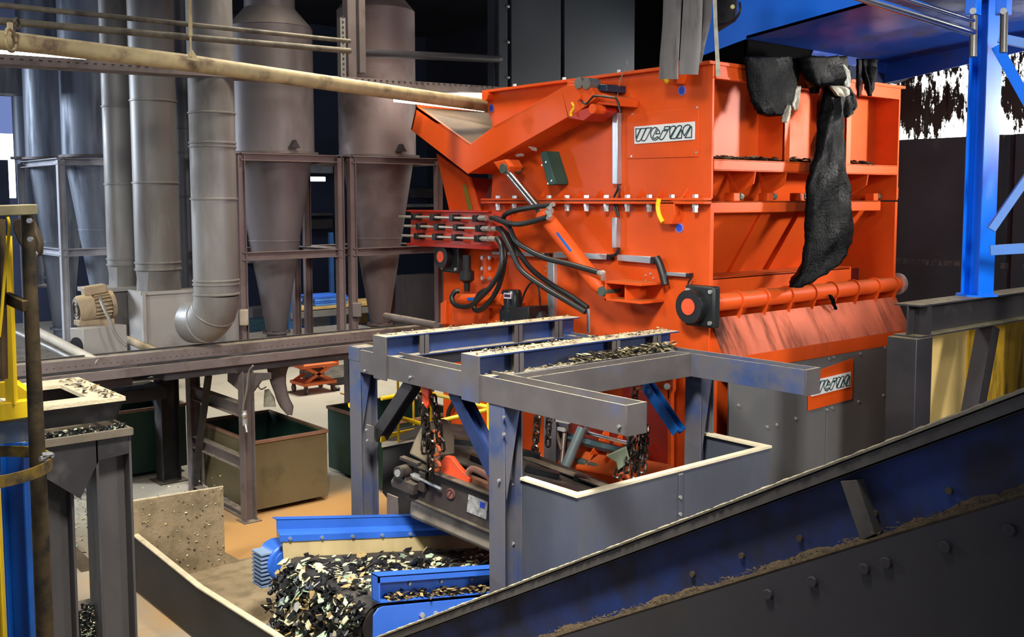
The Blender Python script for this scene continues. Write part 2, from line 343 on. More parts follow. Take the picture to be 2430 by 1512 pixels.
# side cover plate outline and name plate
b = MB(); b.prism([S(1490, 272), S(1660, 253), S(1659, 372), S(1490, 377)], (-.012, 0, 0)); b.build('side_cover_plate', ORANGE, M, bevel=.003)
for x, y in ((1503, 271), (1657, 255), (1655, 362), (1501, 371)):
    p = S(x, y); b = MB(); b.bolt(p+V(-.012, 0, 0), (-1, 0, 0), .012, .008); b.build('screw', ZINC, M)
WORD = [[(385, 440), (525, 440), (395, 690), (385, 700)],
 [(545, 430), (690, 425), (540, 740), (500, 780), (450, 795), (405, 780), (395, 752)],
 [(710, 415), (855, 405), (700, 720), (650, 775), (600, 780), (560, 760), (555, 730)],
 [(1015, 410), (960, 395), (900, 420), (850, 490), (825, 580), (840, 670), (890, 740), (950, 760), (1010, 740), (1055, 695), (1045, 662), (1010, 668), (960, 712), (915, 700), (890, 665)],
 [(1040, 445), (1080, 490), (1095, 570), (980, 580)],
 [(1240, 375), (1385, 365), (1350, 450), (1215, 455)],
 [(1180, 490), (1325, 485), (1200, 710), (1150, 745), (1100, 735), (1080, 705)],
 [(1385, 680), (1380, 500), (1395, 420), (1440, 365), (1500, 350), (1545, 375), (1540, 410)],
 [(1400, 715), (1560, 420), (1600, 360), (1660, 335), (1710, 350), (1715, 390), (1540, 715)],
 [(1580, 705), (1705, 460), (1720, 520), (1710, 700)],
 [(1790, 635), (1750, 560), (1745, 480), (1770, 390), (1820, 340), (1880, 315), (1940, 330), (1945, 370)],
 [(1810, 690), (1975, 365), (1990, 400), (1985, 685)]]
def uv(px, py):      # logo drawing -> 0..1 across and up the plate
    u = (px-330)/1722.0; top = 380-160*u; bot = 875-125*u
    return u, 1-(py-top)/(bot-top)
def nameplate(bl, br, tr_, tl_, nrm, parent):
    bl, br, tr_, tl_, nrm = map(Vector, (bl, br, tr_, tl_, nrm))
    b = MB(); b.prism([bl, br, tr_, tl_], nrm*.015); pl = b.build('name_plate', SIGNW, parent, label='pale grey plate reading weima', bevel=.003)
    b = MB()
    def P(u, v, k=.018): return bl*(1-u)*(1-v)+br*u*(1-v)+tr_*u*v+tl_*(1-u)*v+nrm*k
    hgt = (tl_-bl).length; wdt = .013*hgt/.3*1.25
    for poly in WORD:
        pts = [P(*uv(*q)) for q in poly]
        for a, c in zip(pts, pts[1:]+pts[:1]):
            dd = (c-a).normalized()*(wdt*.4); b.bar(a-dd, c+dd, wdt, .004, nrm)
    o = b.build('lettering', SIGNI, pl, smooth=False)
nameplate(S(1507.5, 342.5, XM-.012), S(1649.5, 331.5, XM-.012), S(1650, 288.5, XM-.012), S(1507.3, 300.8, XM-.012), (-1, 0, 0), M)
for x, y in ((1619, 215), (1613, 541), (1167, 257)):
    p = S(x, y); b = MB(); b.cyl(p, p+V(-.008, 0, 0), .048, 20); q = b.build('round_sticker', STICKL, M, label='round blue sticker')
    b = MB(); b.cyl(p+V(-.007, 0, 0), p+V(-.011, 0, 0), .036, 20); b.build('sticker_centre', STICK, q)
# lifting lugs
for x, y in ((1612, 172), (1600, 503)):
    p = S(x, y); b = MB(); b.prism([p+V(0, .09, .1), p+V(0, .1, -.02), p+V(0, .03, -.12), p+V(0, -.07, -.12), p+V(0, -.11, -.02), p+V(0, -.1, .1)], (-.12, 0, 0)); q = b.build('lifting_lug', ORANGE, M, bevel=.006)
    b = MB(); b.tube(smoothpath([p+V(-.13, .085, .13), p+V(-.13, .1, .05), p+V(-.13, .08, -.03), p+V(-.13, .035, -.1)], 5), .024, 8); b.build('yellow_edge', YEL, q)
# ---- V shaped hydraulic flap
XV = 7.42
outl = [(988, 250), (975, 308), (1110, 413), (1347, 278), (1331, 210), (1172, 300), (1116, 342)]
b = MB(); b.prism([PX(x, y, XV) for x, y in outl], (.03, 0, 0)); fl = b.build('flap_side_plate', ORANGE, M, bevel=.004)
i0, i1, i2, i3 = PX(986, 252, XV), PX(1116, 342, XV), PX(1331, 212, XV), PX(1172, 300, XV)
L3 = XR-XV
def ext(a, c, name, mtl, th=.04, x1=XR):
    n = Vector((0, -(c.z-a.z), c.y-a.y)).normalized()*th
    b = MB(); b.prism([a, c, c+n, a+n], (x1-XV, 0, 0)); return b.build(name, mtl, M)
ext(i0, i1, 'flap_tray', mat('shaded_grime_tray', (96, 78, 60), .8, 0, .2, 3), .03)  # grime, with the shade inside the tray put into its brown
b = MB(); b.prism([PX(988, 250, XV), PX(975, 308, XV), PX(975, 308, XV)+V(0, -.03, 0), PX(988, 250, XV)+V(0, -.03, 0)], (XR-XV, 0, 0)); b.build('flap_outer_sheet', ORANGE, M)
v1, v2, v3 = PX(976, 309, XV+.03), PX(1110, 412, XV+.03), PX(1346, 279, XV+.03)
b = MB(); b.prism([v2, v3, v3+V(0, 0, .03), v2+V(0, 0, .03)], (.36, 0, 0)); b.prism([v1, v2, v2+V(0, 0, .03), v1+V(0, 0, .03)], (XR-XV-.03, 0, 0)); b.build('flap_underside', ORANGE, M)
b = MB(); b.prism([PX(1331, 212, XV), PX(1172, 300, XV), PX(1172, 300, XV)-V(0, 0, .03), PX(1331, 212, XV)-V(0, 0, .03)], (.36, 0, 0)); b.build('flap_upper_edge', ORANGE, M)
fz = PX(1116, 342, XV); b = MB(); b.prism([fz, fz+V(0, -.75, .55), fz+V(0, .55, .6)], (.03, 0, 0)); o = b.build('flap_far_plate', RED, M); o.location = (XR-XV-2.2, 0, 0)
# end box of the flap arm
b = MB(); b.prism([PX(1331, 209, XV), PX(1349, 280, XV), PX(1376, 262, XV), PX(1414, 232, XV), PX(1400, 205, XV), PX(1350, 200, XV)], (.33, 0, 0)); b.build('flap_hinge_block', ORANGE, M, bevel=.008)
b = MB(); b.prism([PX(1349, 280, XV), PX(1384, 287, XV), PX(1416, 263, XV), PX(1412, 250, XV), PX(1376, 262, XV)], (.3, 0, 0)); b.build('hinge_bracket', RED, M, bevel=.006)
b = MB(); b.prism([PX(1345, 190, 7.5), PX(1345, 240, 7.5), PX(1395, 245, 7.5), PX(1465, 252, 7.5), PX(1468, 232, 7.5), PX(1400, 215, 7.5), PX(1395, 200, 7.5)], (.3, 0, 0)); b.build('latch_arm', ORANGE, M, bevel=.01)
b = MB(); b.prism([PX(1400, 200, 7.52), PX(1400, 216, 7.52), PX(1440, 217, 7.52), PX(1440, 200, 7.52)], (.28, 0, 0)); b.build('latch_block', mat('dark_blue_block', (16, 40, 62), .4), M, bevel=.006)
for x, y, r in ((1372, 197, .06), (1391, 198, .06), (1371, 229, .04), (1405, 258, .05)):
    p = PX(x, y, 7.4); b = MB(); b.cyl(p, p+V(.15, 0, 0), r, 16); b.build('pivot_pin', mat('grey_pin', (120, 118, 112), .45, .4) if r > .055 else ORANGE, M)
b = MB(); b.tube(smoothpath([PX(*Zm(x, y), 7.38) for x, y in ((1040, 460), (1060, 505), (1030, 560), (1040, 590))]), .012, 6); b.build('latch_cable', YEL, M)
b = MB(); b.tube(smoothpath([PX(*Zm(x, y), 7.42) for x, y in ((1130, 440), (1180, 470), (1230, 420), (1260, 395), (1340, 400), (1420, 410), (1470, 425), (1500, 520), (1505, 560))]), .012, 6); b.build('sensor_cable', RUB, M)
b = MB(); b.tube(smoothpath([PX(*Zm(x, y), 7.7) for x, y in ((1570, 50), (1570, 110), (1510, 230), (1490, 330), (1470, 430))]), .005, 5); b.build('loose_wire', mat('thin_grey_wire', (120, 120, 115), .6), M)
# green bracket and small valve pieces under the arm
b = MB(); b.prism([PX(*Zm(*q), 7.6) for q in ((735, 945), (810, 1255), (880, 1245), (880, 1215), (790, 925))], (.2, 0, 0)); b.build('green_bracket', GREEN, M, bevel=.005)
for q in ((758, 1062), (797, 1032), (815, 1237), (850, 1210)):
    p = PX(*Zm(*q), 7.6); b = MB(); b.bolt(p, (-1, 0, 0), .012, .01); b.build('screw', ZINC, M)
for cx_, cy_ in ((565, 975), (690, 905)):
    for k in range(5):
        p = PX(*Zm(cx_+random.uniform(-35, 35), cy_+random.uniform(-14, 14)), 7.55); b = MB(); b.cyl(p, p+V(0, .05, .01), .012, 8); b.build('hydraulic_fitting', ZINC, M)
# rear strut panel below the V
b = MB(); b.prism([PX(1035, 365, 7.7), PX(1112, 420, 7.7), PX(1137, 500, 7.7), PX(1066, 500, 7.7)], (.04, 0, 0)); b.build('rear_strut_plate', ORANGE, M, bevel=.004)
b = MB(); b.prism([PX(1099, 438, 7.69), PX(1106, 438, 7.69), PX(1121, 498, 7.69), PX(1112, 498, 7.69)], (-.01, 0, 0)); b.build('green_stripe', mat('olive_stripe', (110, 110, 30), .6), M)
b = MB(); b.prism([PX(1112, 420, 7.72), PX(1172, 425, 8.2), PX(1172, 500, 8.2), PX(1135, 500, 7.72)], (0, .02, 0)); b.build('rear_recess_plate', RED, M)  # darker red puts the recess's shade into the plate colour
# ---- hydraulic cylinder
c0, c1, c2 = PX(1196, 396, 7.45), PX(1290, 508, 7.45), PX(1428, 688, 7.5)
b = MB(); b.cyl(c0, c1+(c2-c1)*.1, .05, 20); b.build('piston_rod', CHROME, M)
b = MB(); b.tube([c1+(c2-c1)*.0, c1+(c2-c1)*.06, c1+(c2-c1)*.07, c2*.93+c1*.07, c2], .1, 20, rr=[.105, .105, .085, .085, .06]); cy = b.build('cylinder_barrel', ORANGE, M)
dd = (c2-c1).normalized(); p = c1+(c2-c1)*.32; off = V(-.075, .01, .035)
b = MB(); b.bar(p+off, p+off+dd*.28, .012, .07, V(0, -dd.z, dd.y)); b.build('blue_label', mat('blue_label', (0, 100, 190), .4), cy)
b = MB(); b.prism([PX(1170, 385, 7.4), PX(1186, 408, 7.4), PX(1202, 408, 7.4), PX(1210, 395, 7.4), PX(1200, 378, 7.4)], (.2, 0, 0)); b.build('rod_clevis', ORANGE, M, bevel=.01)
p = PX(1192, 400, 7.37); b = MB(); b.cyl(p, p+V(.26, 0, 0), .055, 16); b.build('clevis_pin', mat('grey_green_pin', (84, 96, 88), .5, .4), M)
# lower cylinder bracket
b = MB(); b.box(7.45, 7.8, PX(1435, 690, 7.45).y-.55, PX(1435, 690, 7.45).y, 2.97, 3.0)
y1_ = PX(1435, 690, 7.45).y; z1_, z2_ = PX(1480, 676, 7.45).z, PX(1480, 718, 7.45).z
b = MB(); b.box(7.45, 7.8, y1_-.5, y1_, z1_, z1_+.025); b.box(7.45, 7.8, y1_-.5, y1_, z2_, z2_+.025); b.box(7.45, 7.8, y1_-.02, y1_, z2_, z1_); b.prism([(7.5, y1_-.25, z2_), (7.8, y1_-.25, z2_-.0), (7.8, y1_-.25, z1_), (7.5, y1_-.25, z1_)], (0, .02, 0)); b.build('cylinder_bracket', ORANGE, M, bevel=.003)
p = PX(1426, 692, 7.42); b = MB(); b.cyl(p, p+V(.25, 0, 0), .05, 16); b.build('clevis_pin', mat('grey_green_pin2', (84, 96, 88), .5, .4), M)
# ---- pipe cover box at the left with three steel pipes
XB = 7.5
b = MB(); b.prism([PX(975, 500, XB), PX(974, 580, XB), PX(1168, 590, XB), PX(1168, 503, XB)], (.3, 0, 0)); bxo = b.build('pipe_mounting_panel', mat('brick_red_paint', (206, 70, 48), .45, 0, .15, 1.5), M, bevel=.004)
b = MB(); b.prism([PX(974, 498, XB), PX(1168, 500, XB), PX(1168, 504, XB), PX(974, 502, XB)], (-.06, 0, 0)); b.build('panel_top_lip', RED, bxo)
b = MB(); b.prism([PX(974, 576, XB), PX(1168, 583, XB), PX(1168, 592, XB), PX(974, 582, XB)], (-.06, 0, 0)); b.build('panel_bottom_lip', RED, bxo)
for a, c in (((948, 514), (1148, 519)), ((960, 536), (1155, 543)), ((955, 559), (1152, 567))):
    q0, q1 = PX(*a, XB-.09), PX(*c, XB-.09); b = MB(); b.cyl(q0, q1, .017, 10); b.build('steel_pipe', mat('satin_steel_tube', (206, 200, 190), .3, .6), M)
    for t in ((.2, .43, .66, .92)):
        q = q0.lerp(q1, t); b = MB(); b.box(XB-.13, XB, q.y-.035, q.y+.035, q.z-.04, q.z+.04); b.build('pipe_clamp', RUB, M, bevel=.005)
for x, y in ((1146, 518), (1154, 543), (1152, 567), (1172, 519), (1178, 543), (1170, 567)):
    p = PX(x, y, XB-.1); b = MB(); b.cyl(p+V(0, .06, 0), p+V(0, -.06, 0), .032, 8); b.build('hydraulic_fitting', ZINC, M)
# ---- hoses
def hose(name, pts, X, r=.03, dx=None, mtl=RUB, f=Zn, k=6):
    n = len(pts); P = []
    for i, q in enumerate(pts):
        xx = X + (0 if dx is None else dx*math.sin(math.pi*i/(n-1)))
        P.append(PX(*f(*q), xx))
    b = MB(); b.tube(smoothpath(P, k), r, 10); return b.build(name, mtl, M)
hose('hydraulic_hose', [(800, 357), (860, 362), (930, 420), (980, 520), (1080, 590), (1200, 645), (1380, 690), (1570, 745)], 7.4, dx=-.12)
hose('hydraulic_hose', [(890, 365), (905, 330), (980, 300), (1120, 275), (1250, 262)], 7.35, dx=-.05)
hose('hydraulic_hose', [(820, 355), (900, 385), (990, 400), (1080, 385), (1200, 352)], 7.33, dx=-.08)
hose('hydraulic_hose', [(850, 430), (880, 450), (950, 590), (1020, 730), (1180, 850), (1330, 940), (1480, 1030)], 7.36, dx=-.1)
hose('hydraulic_hose', [(870, 425), (920, 480), (1000, 600), (1090, 720), (1230, 830), (1380, 920), (1495, 1000)], 7.42, dx=-.06)
hose('hydraulic_hose', [(845, 500), (875, 560), (875, 700), (820, 820), (720, 930), (640, 990), (550, 980), (520, 930), (545, 885), (575, 880)], 7.3, dx=-.12)
hose('hydraulic_hose', [(860, 500), (900, 590), (890, 720), (850, 860), (780, 970), (710, 1020), (680, 990), (720, 900), (790, 865)], 7.36, dx=-.1)
p = PX(1300, 497, 7.35); b = MB()
for a, c in ((( 1296, 488), (1310, 500)), ((1297, 502), (1308, 516)), ((1302, 492), (1314, 484)), ((1309, 500), (1300, 520))): b.cyl(PX(*a, 7.34), PX(*c, 7.34), .026, 8)
b.build('hydraulic_fitting', ZINC, M)
b = MB(); b.cyl(PX(1412, 644, 7.4), PX(1432, 652, 7.4), .026, 8); b.cyl(PX(1430, 646, 7.4), PX(1432, 662, 7.45), .03, 8); b.build('hydraulic_fitting', ZINC, M)
b = MB(); b.tube([PX(1396, 733, 7.38), PX(1397, 760, 7.38), PX(1397, 790, 7.38)], .02, 8); b.build('steel_pipe', CHROME, M)
# ---- conduits
def plate(name, pts, X, th, mtl, par=M, bevel=.004): b = MB(); b.prism([PX(*q, X) for q in pts], (-th, 0, 0)); return b.build(name, mtl, par, bevel=bevel)
plate('cable_duct', [(1464, 268), (1464, 437), (1476, 437), (1476, 268)], XM, .07, ALU)
plate('cable_duct', [(1463, 516), (1463, 588), (1473, 588), (1474, 516)], XM, .07, ALU)
plate('cable_duct', [(1325, 597.5), (1325, 611), (1450, 616), (1451, 603)], XM, .07, ALU)
plate('cable_duct', [(1475, 604), (1475, 618), (1554, 625), (1555, 609)], XM, .07, ALU)
plate('cable_duct', [(1586, 645), (1586, 653), (1639, 657), (1639, 648)], XM, .06, ALU)
plate('cable_duct', [(1178, 596), (1178, 603), (1302, 610), (1303, 600)], XM, .07, ALU)
plate('cable_duct', [(1308, 618), (1308, 770), (1324, 770), (1323, 618)], XM, .06, ALU)
for q in ([(1451, 603), (1450, 617), (1458, 617), (1459, 604)], [(1555, 609), (1554, 626), (1563, 626), (1564, 610)], [(1639, 648), (1639, 658), (1645, 658), (1646, 648)], [(1303, 600), (1302, 611), (1312, 612), (1312, 601)]): plate('duct_end_cap', q, XM, .075, RUB)
for x in (1464, 1463):
    pass
hose('duct_cable', [(1715, 115), (1710, 150), (1685, 210), (1690, 280), (1715, 340)], 7.74, r=.012)
hose('duct_cable', [(1722, 115), (1722, 200), (1705, 260), (1720, 345)], 7.74, r=.01)
hose('duct_cable', [(1720, 570), (1705, 610), (1670, 630)], 7.74, r=.02)
hose('duct_cable', [(1990, 640), (2010, 680), (2035, 760), (2045, 800), (2055, 835)], 7.72, r=.04)
hose('duct_cable', [(2240, 780), (2215, 830), (2215, 880), (2240, 905)], 7.74, r=.008)
# ---- shaft bearings
def bearing(px, py, X, r=.16):
    p = PX(px, py, X)
    b = MB(); b.box(X, X+.1, p.y-.2, p.y+.16, p.z-.2, p.z+.2); q = b.build('shaft_bearing', mat('black_housing', (30, 34, 36), .45, .1, .15, 6), M, bevel=.02)
    b = MB(); b.cyl(p+V(0, .03, 0), p+V(-.1, .03, 0), r, 24); b.build('bearing_ring', RUB, q)
    b = MB(); b.cyl(p+V(-.1, .03, 0), p+V(-.108, .03, 0), r*.5, 20); b.build('orange_cap', ORP, q)
    for a in (-1, 1):
        for c in (-1, 1):
            b = MB(); b.bolt(p+V(0, a*.14-.02, c*.15), (-1, 0, 0), .022, .02); b.build('bolt', ZINC, q)
bearing(1655, 727, 7.68); bearing(1064, 609, 7.6, .14)
for cx_, cy_, rr in ((1541, 660, 10), (1303, 638, 9)):
    for k in range(5):
        a = k*1.26; p = S(cx_+rr*_c(a), cy_+rr*1.1*_s(a)); b = MB(); b.bolt(p, (-1, 0, 0), .012, .01); b.build('bolt', ZINC, M)
# ---- lower left of the side wall: pump, filter, junction box, ribs
b = MB(); 
for x, y in ((1146, 612), (1146, 637), (1146, 660), (1163, 612), (1163, 637), (1163, 661), (1086, 740), (1164, 738), (1147, 745)):
    p = S(x, y, 7.74); b = MB(); b.bolt(p, (-1, 0, 0), .026, .02); b.build('bolt', ZINC, M)
b = MB(); b.prism([PX(1058, 712, 7.45), PX(1045, 720, 7.45), PX(1045, 770, 7.45), PX(1058, 770, 7.45)], (.35, 0, 0)); b.prism([PX(1058, 722, 7.5), PX(1058, 772, 7.5), PX(1200, 772, 7.5), PX(1200, 722, 7.5)], (.3, 0, 0)); b.build('discharge_housing', ORANGE, M, bevel=.006)
b = MB(); b.prism([PX(1147, 612, 7.7), PX(1147, 662, 7.7), PX(1153, 662, 7.7), PX(1153, 612, 7.7)], (.1, 0, 0)); b.build('stiffening_rib', ORANGE, M); b = MB(); b.prism([PX(1155, 730, 7.46), PX(1155, 772, 7.46), PX(1161, 772, 7.46), PX(1161, 730, 7.46)], (.04, 0, 0)); b.build('stiffening_rib', ORANGE, M)
b = MB(); b.cyl(PX(1080, 711, 7.4), PX(1198, 712, 7.4), .07, 18); q = b.build('lower_cylinder', ORANGE, M)
b = MB(); b.prism([PX(1110, 706, 7.32), PX(1110, 713, 7.32), PX(1131, 713, 7.32), PX(1131, 706, 7.32)], (-.01, 0, 0)); b.build('blue_label', mat('blue_label2', (0, 100, 190), .4), q)
p = PX(1214, 725, 7.5); pz = PX(1214, 690, 7.5).z
b = MB(); b.lathe((p.x, p.y, p.z-.25), [(0, 0), (.14, 0), (.14, .2), (.12, .21), (.12, pz-p.z+.22), (.1, pz-p.z+.26), (0, pz-p.z+.27)], 20); q = b.build('oil_filter', mat('black_filter_can', (18, 26, 30), .3), M)
b = MB(); b.prism([PX(1197, 695, 7.33), PX(1197, 708, 7.33), PX(1213, 709, 7.33), PX(1213, 696, 7.33)], (-.01, 0, 0)); lb = b.build('filter_label', mat('white_label', (225, 225, 235), .5), q)
b = MB(); b.prism([PX(1197, 698, 7.32), PX(1197, 705, 7.32), PX(1211, 706, 7.32), PX(1211, 699, 7.32)], (-.004, 0, 0)); b.build('dark_print', mat('dark_label_print', (70, 30, 70), .5), lb)
b = MB(); b.prism([PX(1198, 730, 7.4), PX(1198, 775, 7.4), PX(1254, 775, 7.4), PX(1254, 728, 7.4)], (.3, 0, 0)); b.build('pump_block', RUB, M, bevel=.01)
p = PX(1282, 745, 7.6); b = MB(); b.lathe((p.x, p.y, p.z-.12), [(0, .16), (.05, .15), (.12, .06), (.14, 0), (.14, -.1), (0, -.1)], 16); b.build('cable_gland', RUB, M)
hose('pump_cable', [(1010, 1000), (1040, 900), (1080, 830), (1120, 820), (1145, 870), (1155, 990)], 7.55, r=.011)
b = MB(); p = PX(1108, 625, 7.5); b.lathe(p-V(0, 0, .2), [(0, .3), (.05, .3), (.05, .12), (.09, .1), (.09, 0), (.04, -.04), (.035, -.14), (0, -.14)], 14); b.build('lubricator', RUB, M)
b = MB(); q = PX(1104, 658, 7.45); b.lathe(q-V(0, 0, .04), [(0, .08), (.02, .08), (.025, 0), (0, -.02)], 10); b.build('brass_nozzle', mat('brass', (190, 160, 60), .3, .8), M)
# ---- lower opening seen through the frame
def rec(pts, X, th, mtl, name): b = MB(); b.prism([PX(*q, X) for q in pts], (-th, 0, 0)); return b.build(name, mtl, M, bevel=.003)
rec([(1480, 900), (1480, 1100), (1592, 1100), (1592, 900)], 7.79, .02, RED, 'lower_recess_plate')  # flat red plate, recess shade put into its colour
rec([(1300, 990), (1300, 1090), (1500, 1100), (1500, 990)], 7.79, .03, mat('recess_shade_red', (120, 28, 14), .5, 0, .2, 2), 'lower_recess_plate')  # darker flat plate painted as the shaded depth of the opening
rec([(1592, 880), (1592, 1130), (1600, 1130), (1600, 880)], 7.77, .05, ORANGE, 'lower_rib')
b = MB(); b.prism([PX(1545, 905, 7.72), PX(1512, 925, 7.72), PX(1580, 962, 7.72), PX(1597, 925, 7.72), PX(1597, 900, 7.72)], (.05, 0, 0)); b.build('mounting_plate', ORANGE, M, bevel=.004)
b = MB(); b.cyl(PX(1583, 917, 7.7), PX(1583, 917, 7.66), .035, 6); b.build('bolt', ZINC, M)
zz = PX(1450, 1105, 7.45).z
b = MB(); b.prism([PX(1300, 1040, 7.62), PX(1300, 1100, 7.4), PX(1480, 1135, 7.35), PX(1600, 1150, 7.3), PX(1600, 1110, 7.5), PX(1450, 1080, 7.6)], (0, .03, .02)); b.build('outlet_slope', ORANGE, M)
for x, y in ((1400, 1080), (1432, 1095), (1468, 1110)):
    p = PX(x, y, 7.4); b = MB(); b.prism([p, p+V(.28, 0, .28), p+V(.3, 0, -.02)], (0, .015, 0)); b.build('outlet_gusset', ORANGE, M)
for x, y in ((1375, 1098), (1405, 1107), (1440, 1118), (1470, 1128)):
    p = PX(x, y, 7.4); b = MB(); b.box(p.x, p.x+.12, p.y-.08, p.y+.08, p.z-.02, p.z+.03); b.build('outlet_cleat', mat('grey_green_cleat', (90, 108, 100), .5, .3), M, bevel=.01)
b = MB(); b.tube([PX(1340, 1035, 7.5), PX(1420, 1057, 7.5), PX(1505, 1078, 7.5)], .05, 6); b.build('hydraulic_block', mat('grey_teal_bar', (74, 96, 100), .4, .3), M)
b = MB(); b.tube(smoothpath([PX(1390, 1012, 7.45), PX(1392, 1026, 7.45), PX(1405, 1032, 7.45), PX(1450, 1043, 7.45), PX(1505, 1057, 7.45)], 4), .017, 8); b.tube(smoothpath([PX(1393, 1012, 7.4), PX(1397, 1024, 7.4), PX(1410, 1029, 7.4), PX(1450, 1039, 7.4), PX(1505, 1052, 7.4)], 4), .012, 8); b.build('steel_pipe', CHROME, M)
b = MB(); b.cyl(PX(1382, 1015, 7.4), PX(1340, 1112, 7.2), .055, 12); b.build('gas_strut', mat('grey_strut', (112, 124, 126), .4, .3), M)
b = MB(); b.cyl(PX(1340, 1022, 7.4), PX(1332, 1110, 7.25), .026, 10); b.cyl(PX(1315, 1008, 7.4), PX(1333, 1070, 7.3), .02, 8); b.build('guide_rod', mat('brown_grey_rod', (110, 92, 84), .4, .4), M)
b = MB(); b.prism([PX(1315, 991, 7.3), PX(1315, 1001, 7.3), PX(1349, 1007, 7.3), PX(1349, 998, 7.3)], (.03, 0, 0)); b.prism([PX(1322, 1013, 7.35), PX(1322, 1022, 7.35), PX(1338, 1026, 7.35), PX(1339, 1016, 7.35)], (.04, 0, 0)); b.build('junction_plate', mat('light_grey_plate', (180, 180, 176), .5), M, bevel=.004)
b = MB(); b.prism([PX(1070, 940, 7.7), PX(1062, 1010, 7.7), PX(1110, 1030, 7.7), PX(1180, 1020, 7.7), PX(1180, 940, 7.7)], (.06, 0, 0)); b.build('rear_outlet_plate', ORANGE, M, bevel=.004)
b = MB(); b.tube(smoothpath([PX(1080, 950, 7.6), PX(1066, 975, 7.6), PX(1064, 1000, 7.6), PX(1072, 1018, 7.6), PX(1080, 1010, 7.6)]), .03, 8); b.build('hydraulic_hose', RUB, M)

# ================================================================ shredder front
def Fz(x, y): return PY(x, y, Y0)
b = MB(); b.box(XM+.03, XR-.03, Y0-.01, Y0+.06, 4.945, ZT); b.box(XM+.03, XR-.03, Y0-.03, Y0+.06, ZT-.025, ZT+.01); b.box(XM+.03, XR-.03, Y0-.02, Y0+.05, 4.94, 4.96); b.build('front_top_beam', ORANGE, M, bevel=.003)
b = MB(); b.box(XM+.03, XR-.03, Y0+.32, Y0+.35, 4.1, 5.06); b.build('front_upper_wall', ORANGE, M)
for x in (1848, 1882+120):
    pass
for xa in (PY(1858, 330, Y0+.05).x, PY(2004, 330, Y0+.05).x):
    b = MB(); b.box(xa-.05, xa+.05, Y0, Y0+.02, 4.17, 4.95); b.box(xa-.05, xa-.035, Y0, Y0+.32, 4.17, 4.95); b.build('front_post', ORANGE, M, bevel=.003)
b = MB(); b.box(XM+.03, XR-.03, Y0-.01, Y0+.01, 4.075, 4.175); b.box(XM+.03, XR-.03, Y0-.01, Y0+.32, 4.165, 4.18); b.box(XM+.03, XR-.03, Y0-.01, Y0+.2, 4.07, 4.085); b.build('front_ledge', ORANGE, M, bevel=.003)
ya, za, yb_, zb_ = Y0+.2, 4.08, Y0+.42, 3.72
b = MB(); b.prism([(XM+.05, ya+.16, za), (XM+.05, yb_+.16, zb_), (XM+.05, yb_+.2, zb_), (XM+.05, ya+.2, za)], (XR-XM-.1, 0, 0)); b.build('front_sloped_wall', ORANGE, M)
for x in (1788, 1862, 2056):
    p = PY(x, 420, Y0+.02); b = MB(); b.prism([(p.x, Y0, 4.075), (p.x, Y0+.02, 3.95), (p.x, Y0+.3, 3.8), (p.x, Y0+.35, 4.075)], (.015, 0, 0)); b.build('front_gusset', ORANGE, M)
xe = PY(2086, 505, Y0+.12).x
b = MB(); b.box(XM+.03, xe, Y0+.1, Y0+.5, 3.755, 3.775); b.box(XM+.03, xe, Y0+.1, Y0+.115, 3.66, 3.775); b.build('pusher_ledge', ORANGE, M, bevel=.01)
for x in (1745, 1825, 1898, 2075):
    p = PY(x, 488, Y0+.2); b = MB(); b.box(p.x-.05, p.x+.05, Y0+.18, Y0+.3, 3.775, 3.86); q = b.build('clamp_block', ORANGE, M, bevel=.008)
    b = MB(); b.cyl((p.x+.05, Y0+.2, 3.83), (p.x+.1, Y0+.2, 3.82), .035, 8); b.build('bolt', mat('grey_green_bolt', (120, 140, 130), .4, .5), q)
yc_, zc_ = Y0+.75, 2.98
b = MB(); b.prism([(XM+.05, Y0+.3, 3.68), (XM+.05, yc_, zc_), (XM+.05, yc_+.04, zc_), (XM+.05, Y0+.34, 3.68)], (XR-XM-.1, 0, 0)); b.build('pusher_face', ORANGE, M)
for x0_, x1_ in ((1815, 1765), (1905, 1880)):
    p = PY(x0_, 525, Y0+.3); b = MB(); b.prism([(p.x-.08, Y0+.26, 3.68), (p.x-.08, yc_-.05, zc_), (p.x-.08, yc_, zc_), (p.x-.08, Y0+.31, 3.68)], (.16, 0, 0)); b.build('pusher_rib', ORANGE, M, bevel=.004)
zl = 2.97
b = MB(); b.box(XM+.05, PY(2015, 640, Y0+.4).x, Y0+.38, Y0+.8, zl-.02, zl+.03); b.box(XM+.05, PY(2018, 640, Y0+.4).x, Y0+.38, Y0+.42, 2.72, zl+.03); b.build('rotor_cover', ORANGE, M, bevel=.03)
b = MB(); b.box(XM+.05, XR-.05, Y0+.45, Y0+.5, 2.2, 2.96); b.build('rotor_housing_wall', mat('deep_red_wall', (110, 30, 18), .6, 0, .2, 2), M)  # wall behind the front tube, darker red than the body
# round front tube with collars
q0, q1 = V(XM-.02, Y0+.02, 2.79), V(XR+.06, Y0+.02, 2.79)
b = MB(); b.cyl(q0, q1, .088, 28); b.build('front_tube', ORANGE, M)
for x in (1748, 1808, 1866, 1922, 1972, 2023, 2072, 2115):
    p = PY(x, 700, Y0+.02); b = MB(); b.cyl((p.x-.012, Y0+.02, 2.79), (p.x+.012, Y0+.02, 2.79), .104, 24); b.prism([(p.x-.01, Y0-.06, 2.74), (p.x-.01, Y0+.3, 2.74), (p.x-.01, Y0+.3, 2.4), (p.x-.01, Y0+.02, 2.5)], (.02, 0, 0)); b.build('tube_collar', ORANGE, M)
b = MB(); b.cyl((XR+.06, Y0+.02, 2.79), (XR+.1, Y0+.02, 2.79), .13, 20); b.build('tube_end_cap', ZINC, M)
b = MB(); b.box(XR, XR+.1, Y0+.05, Y0+.2, 3.8, 3.93); b.build('side_block', ORANGE, M)
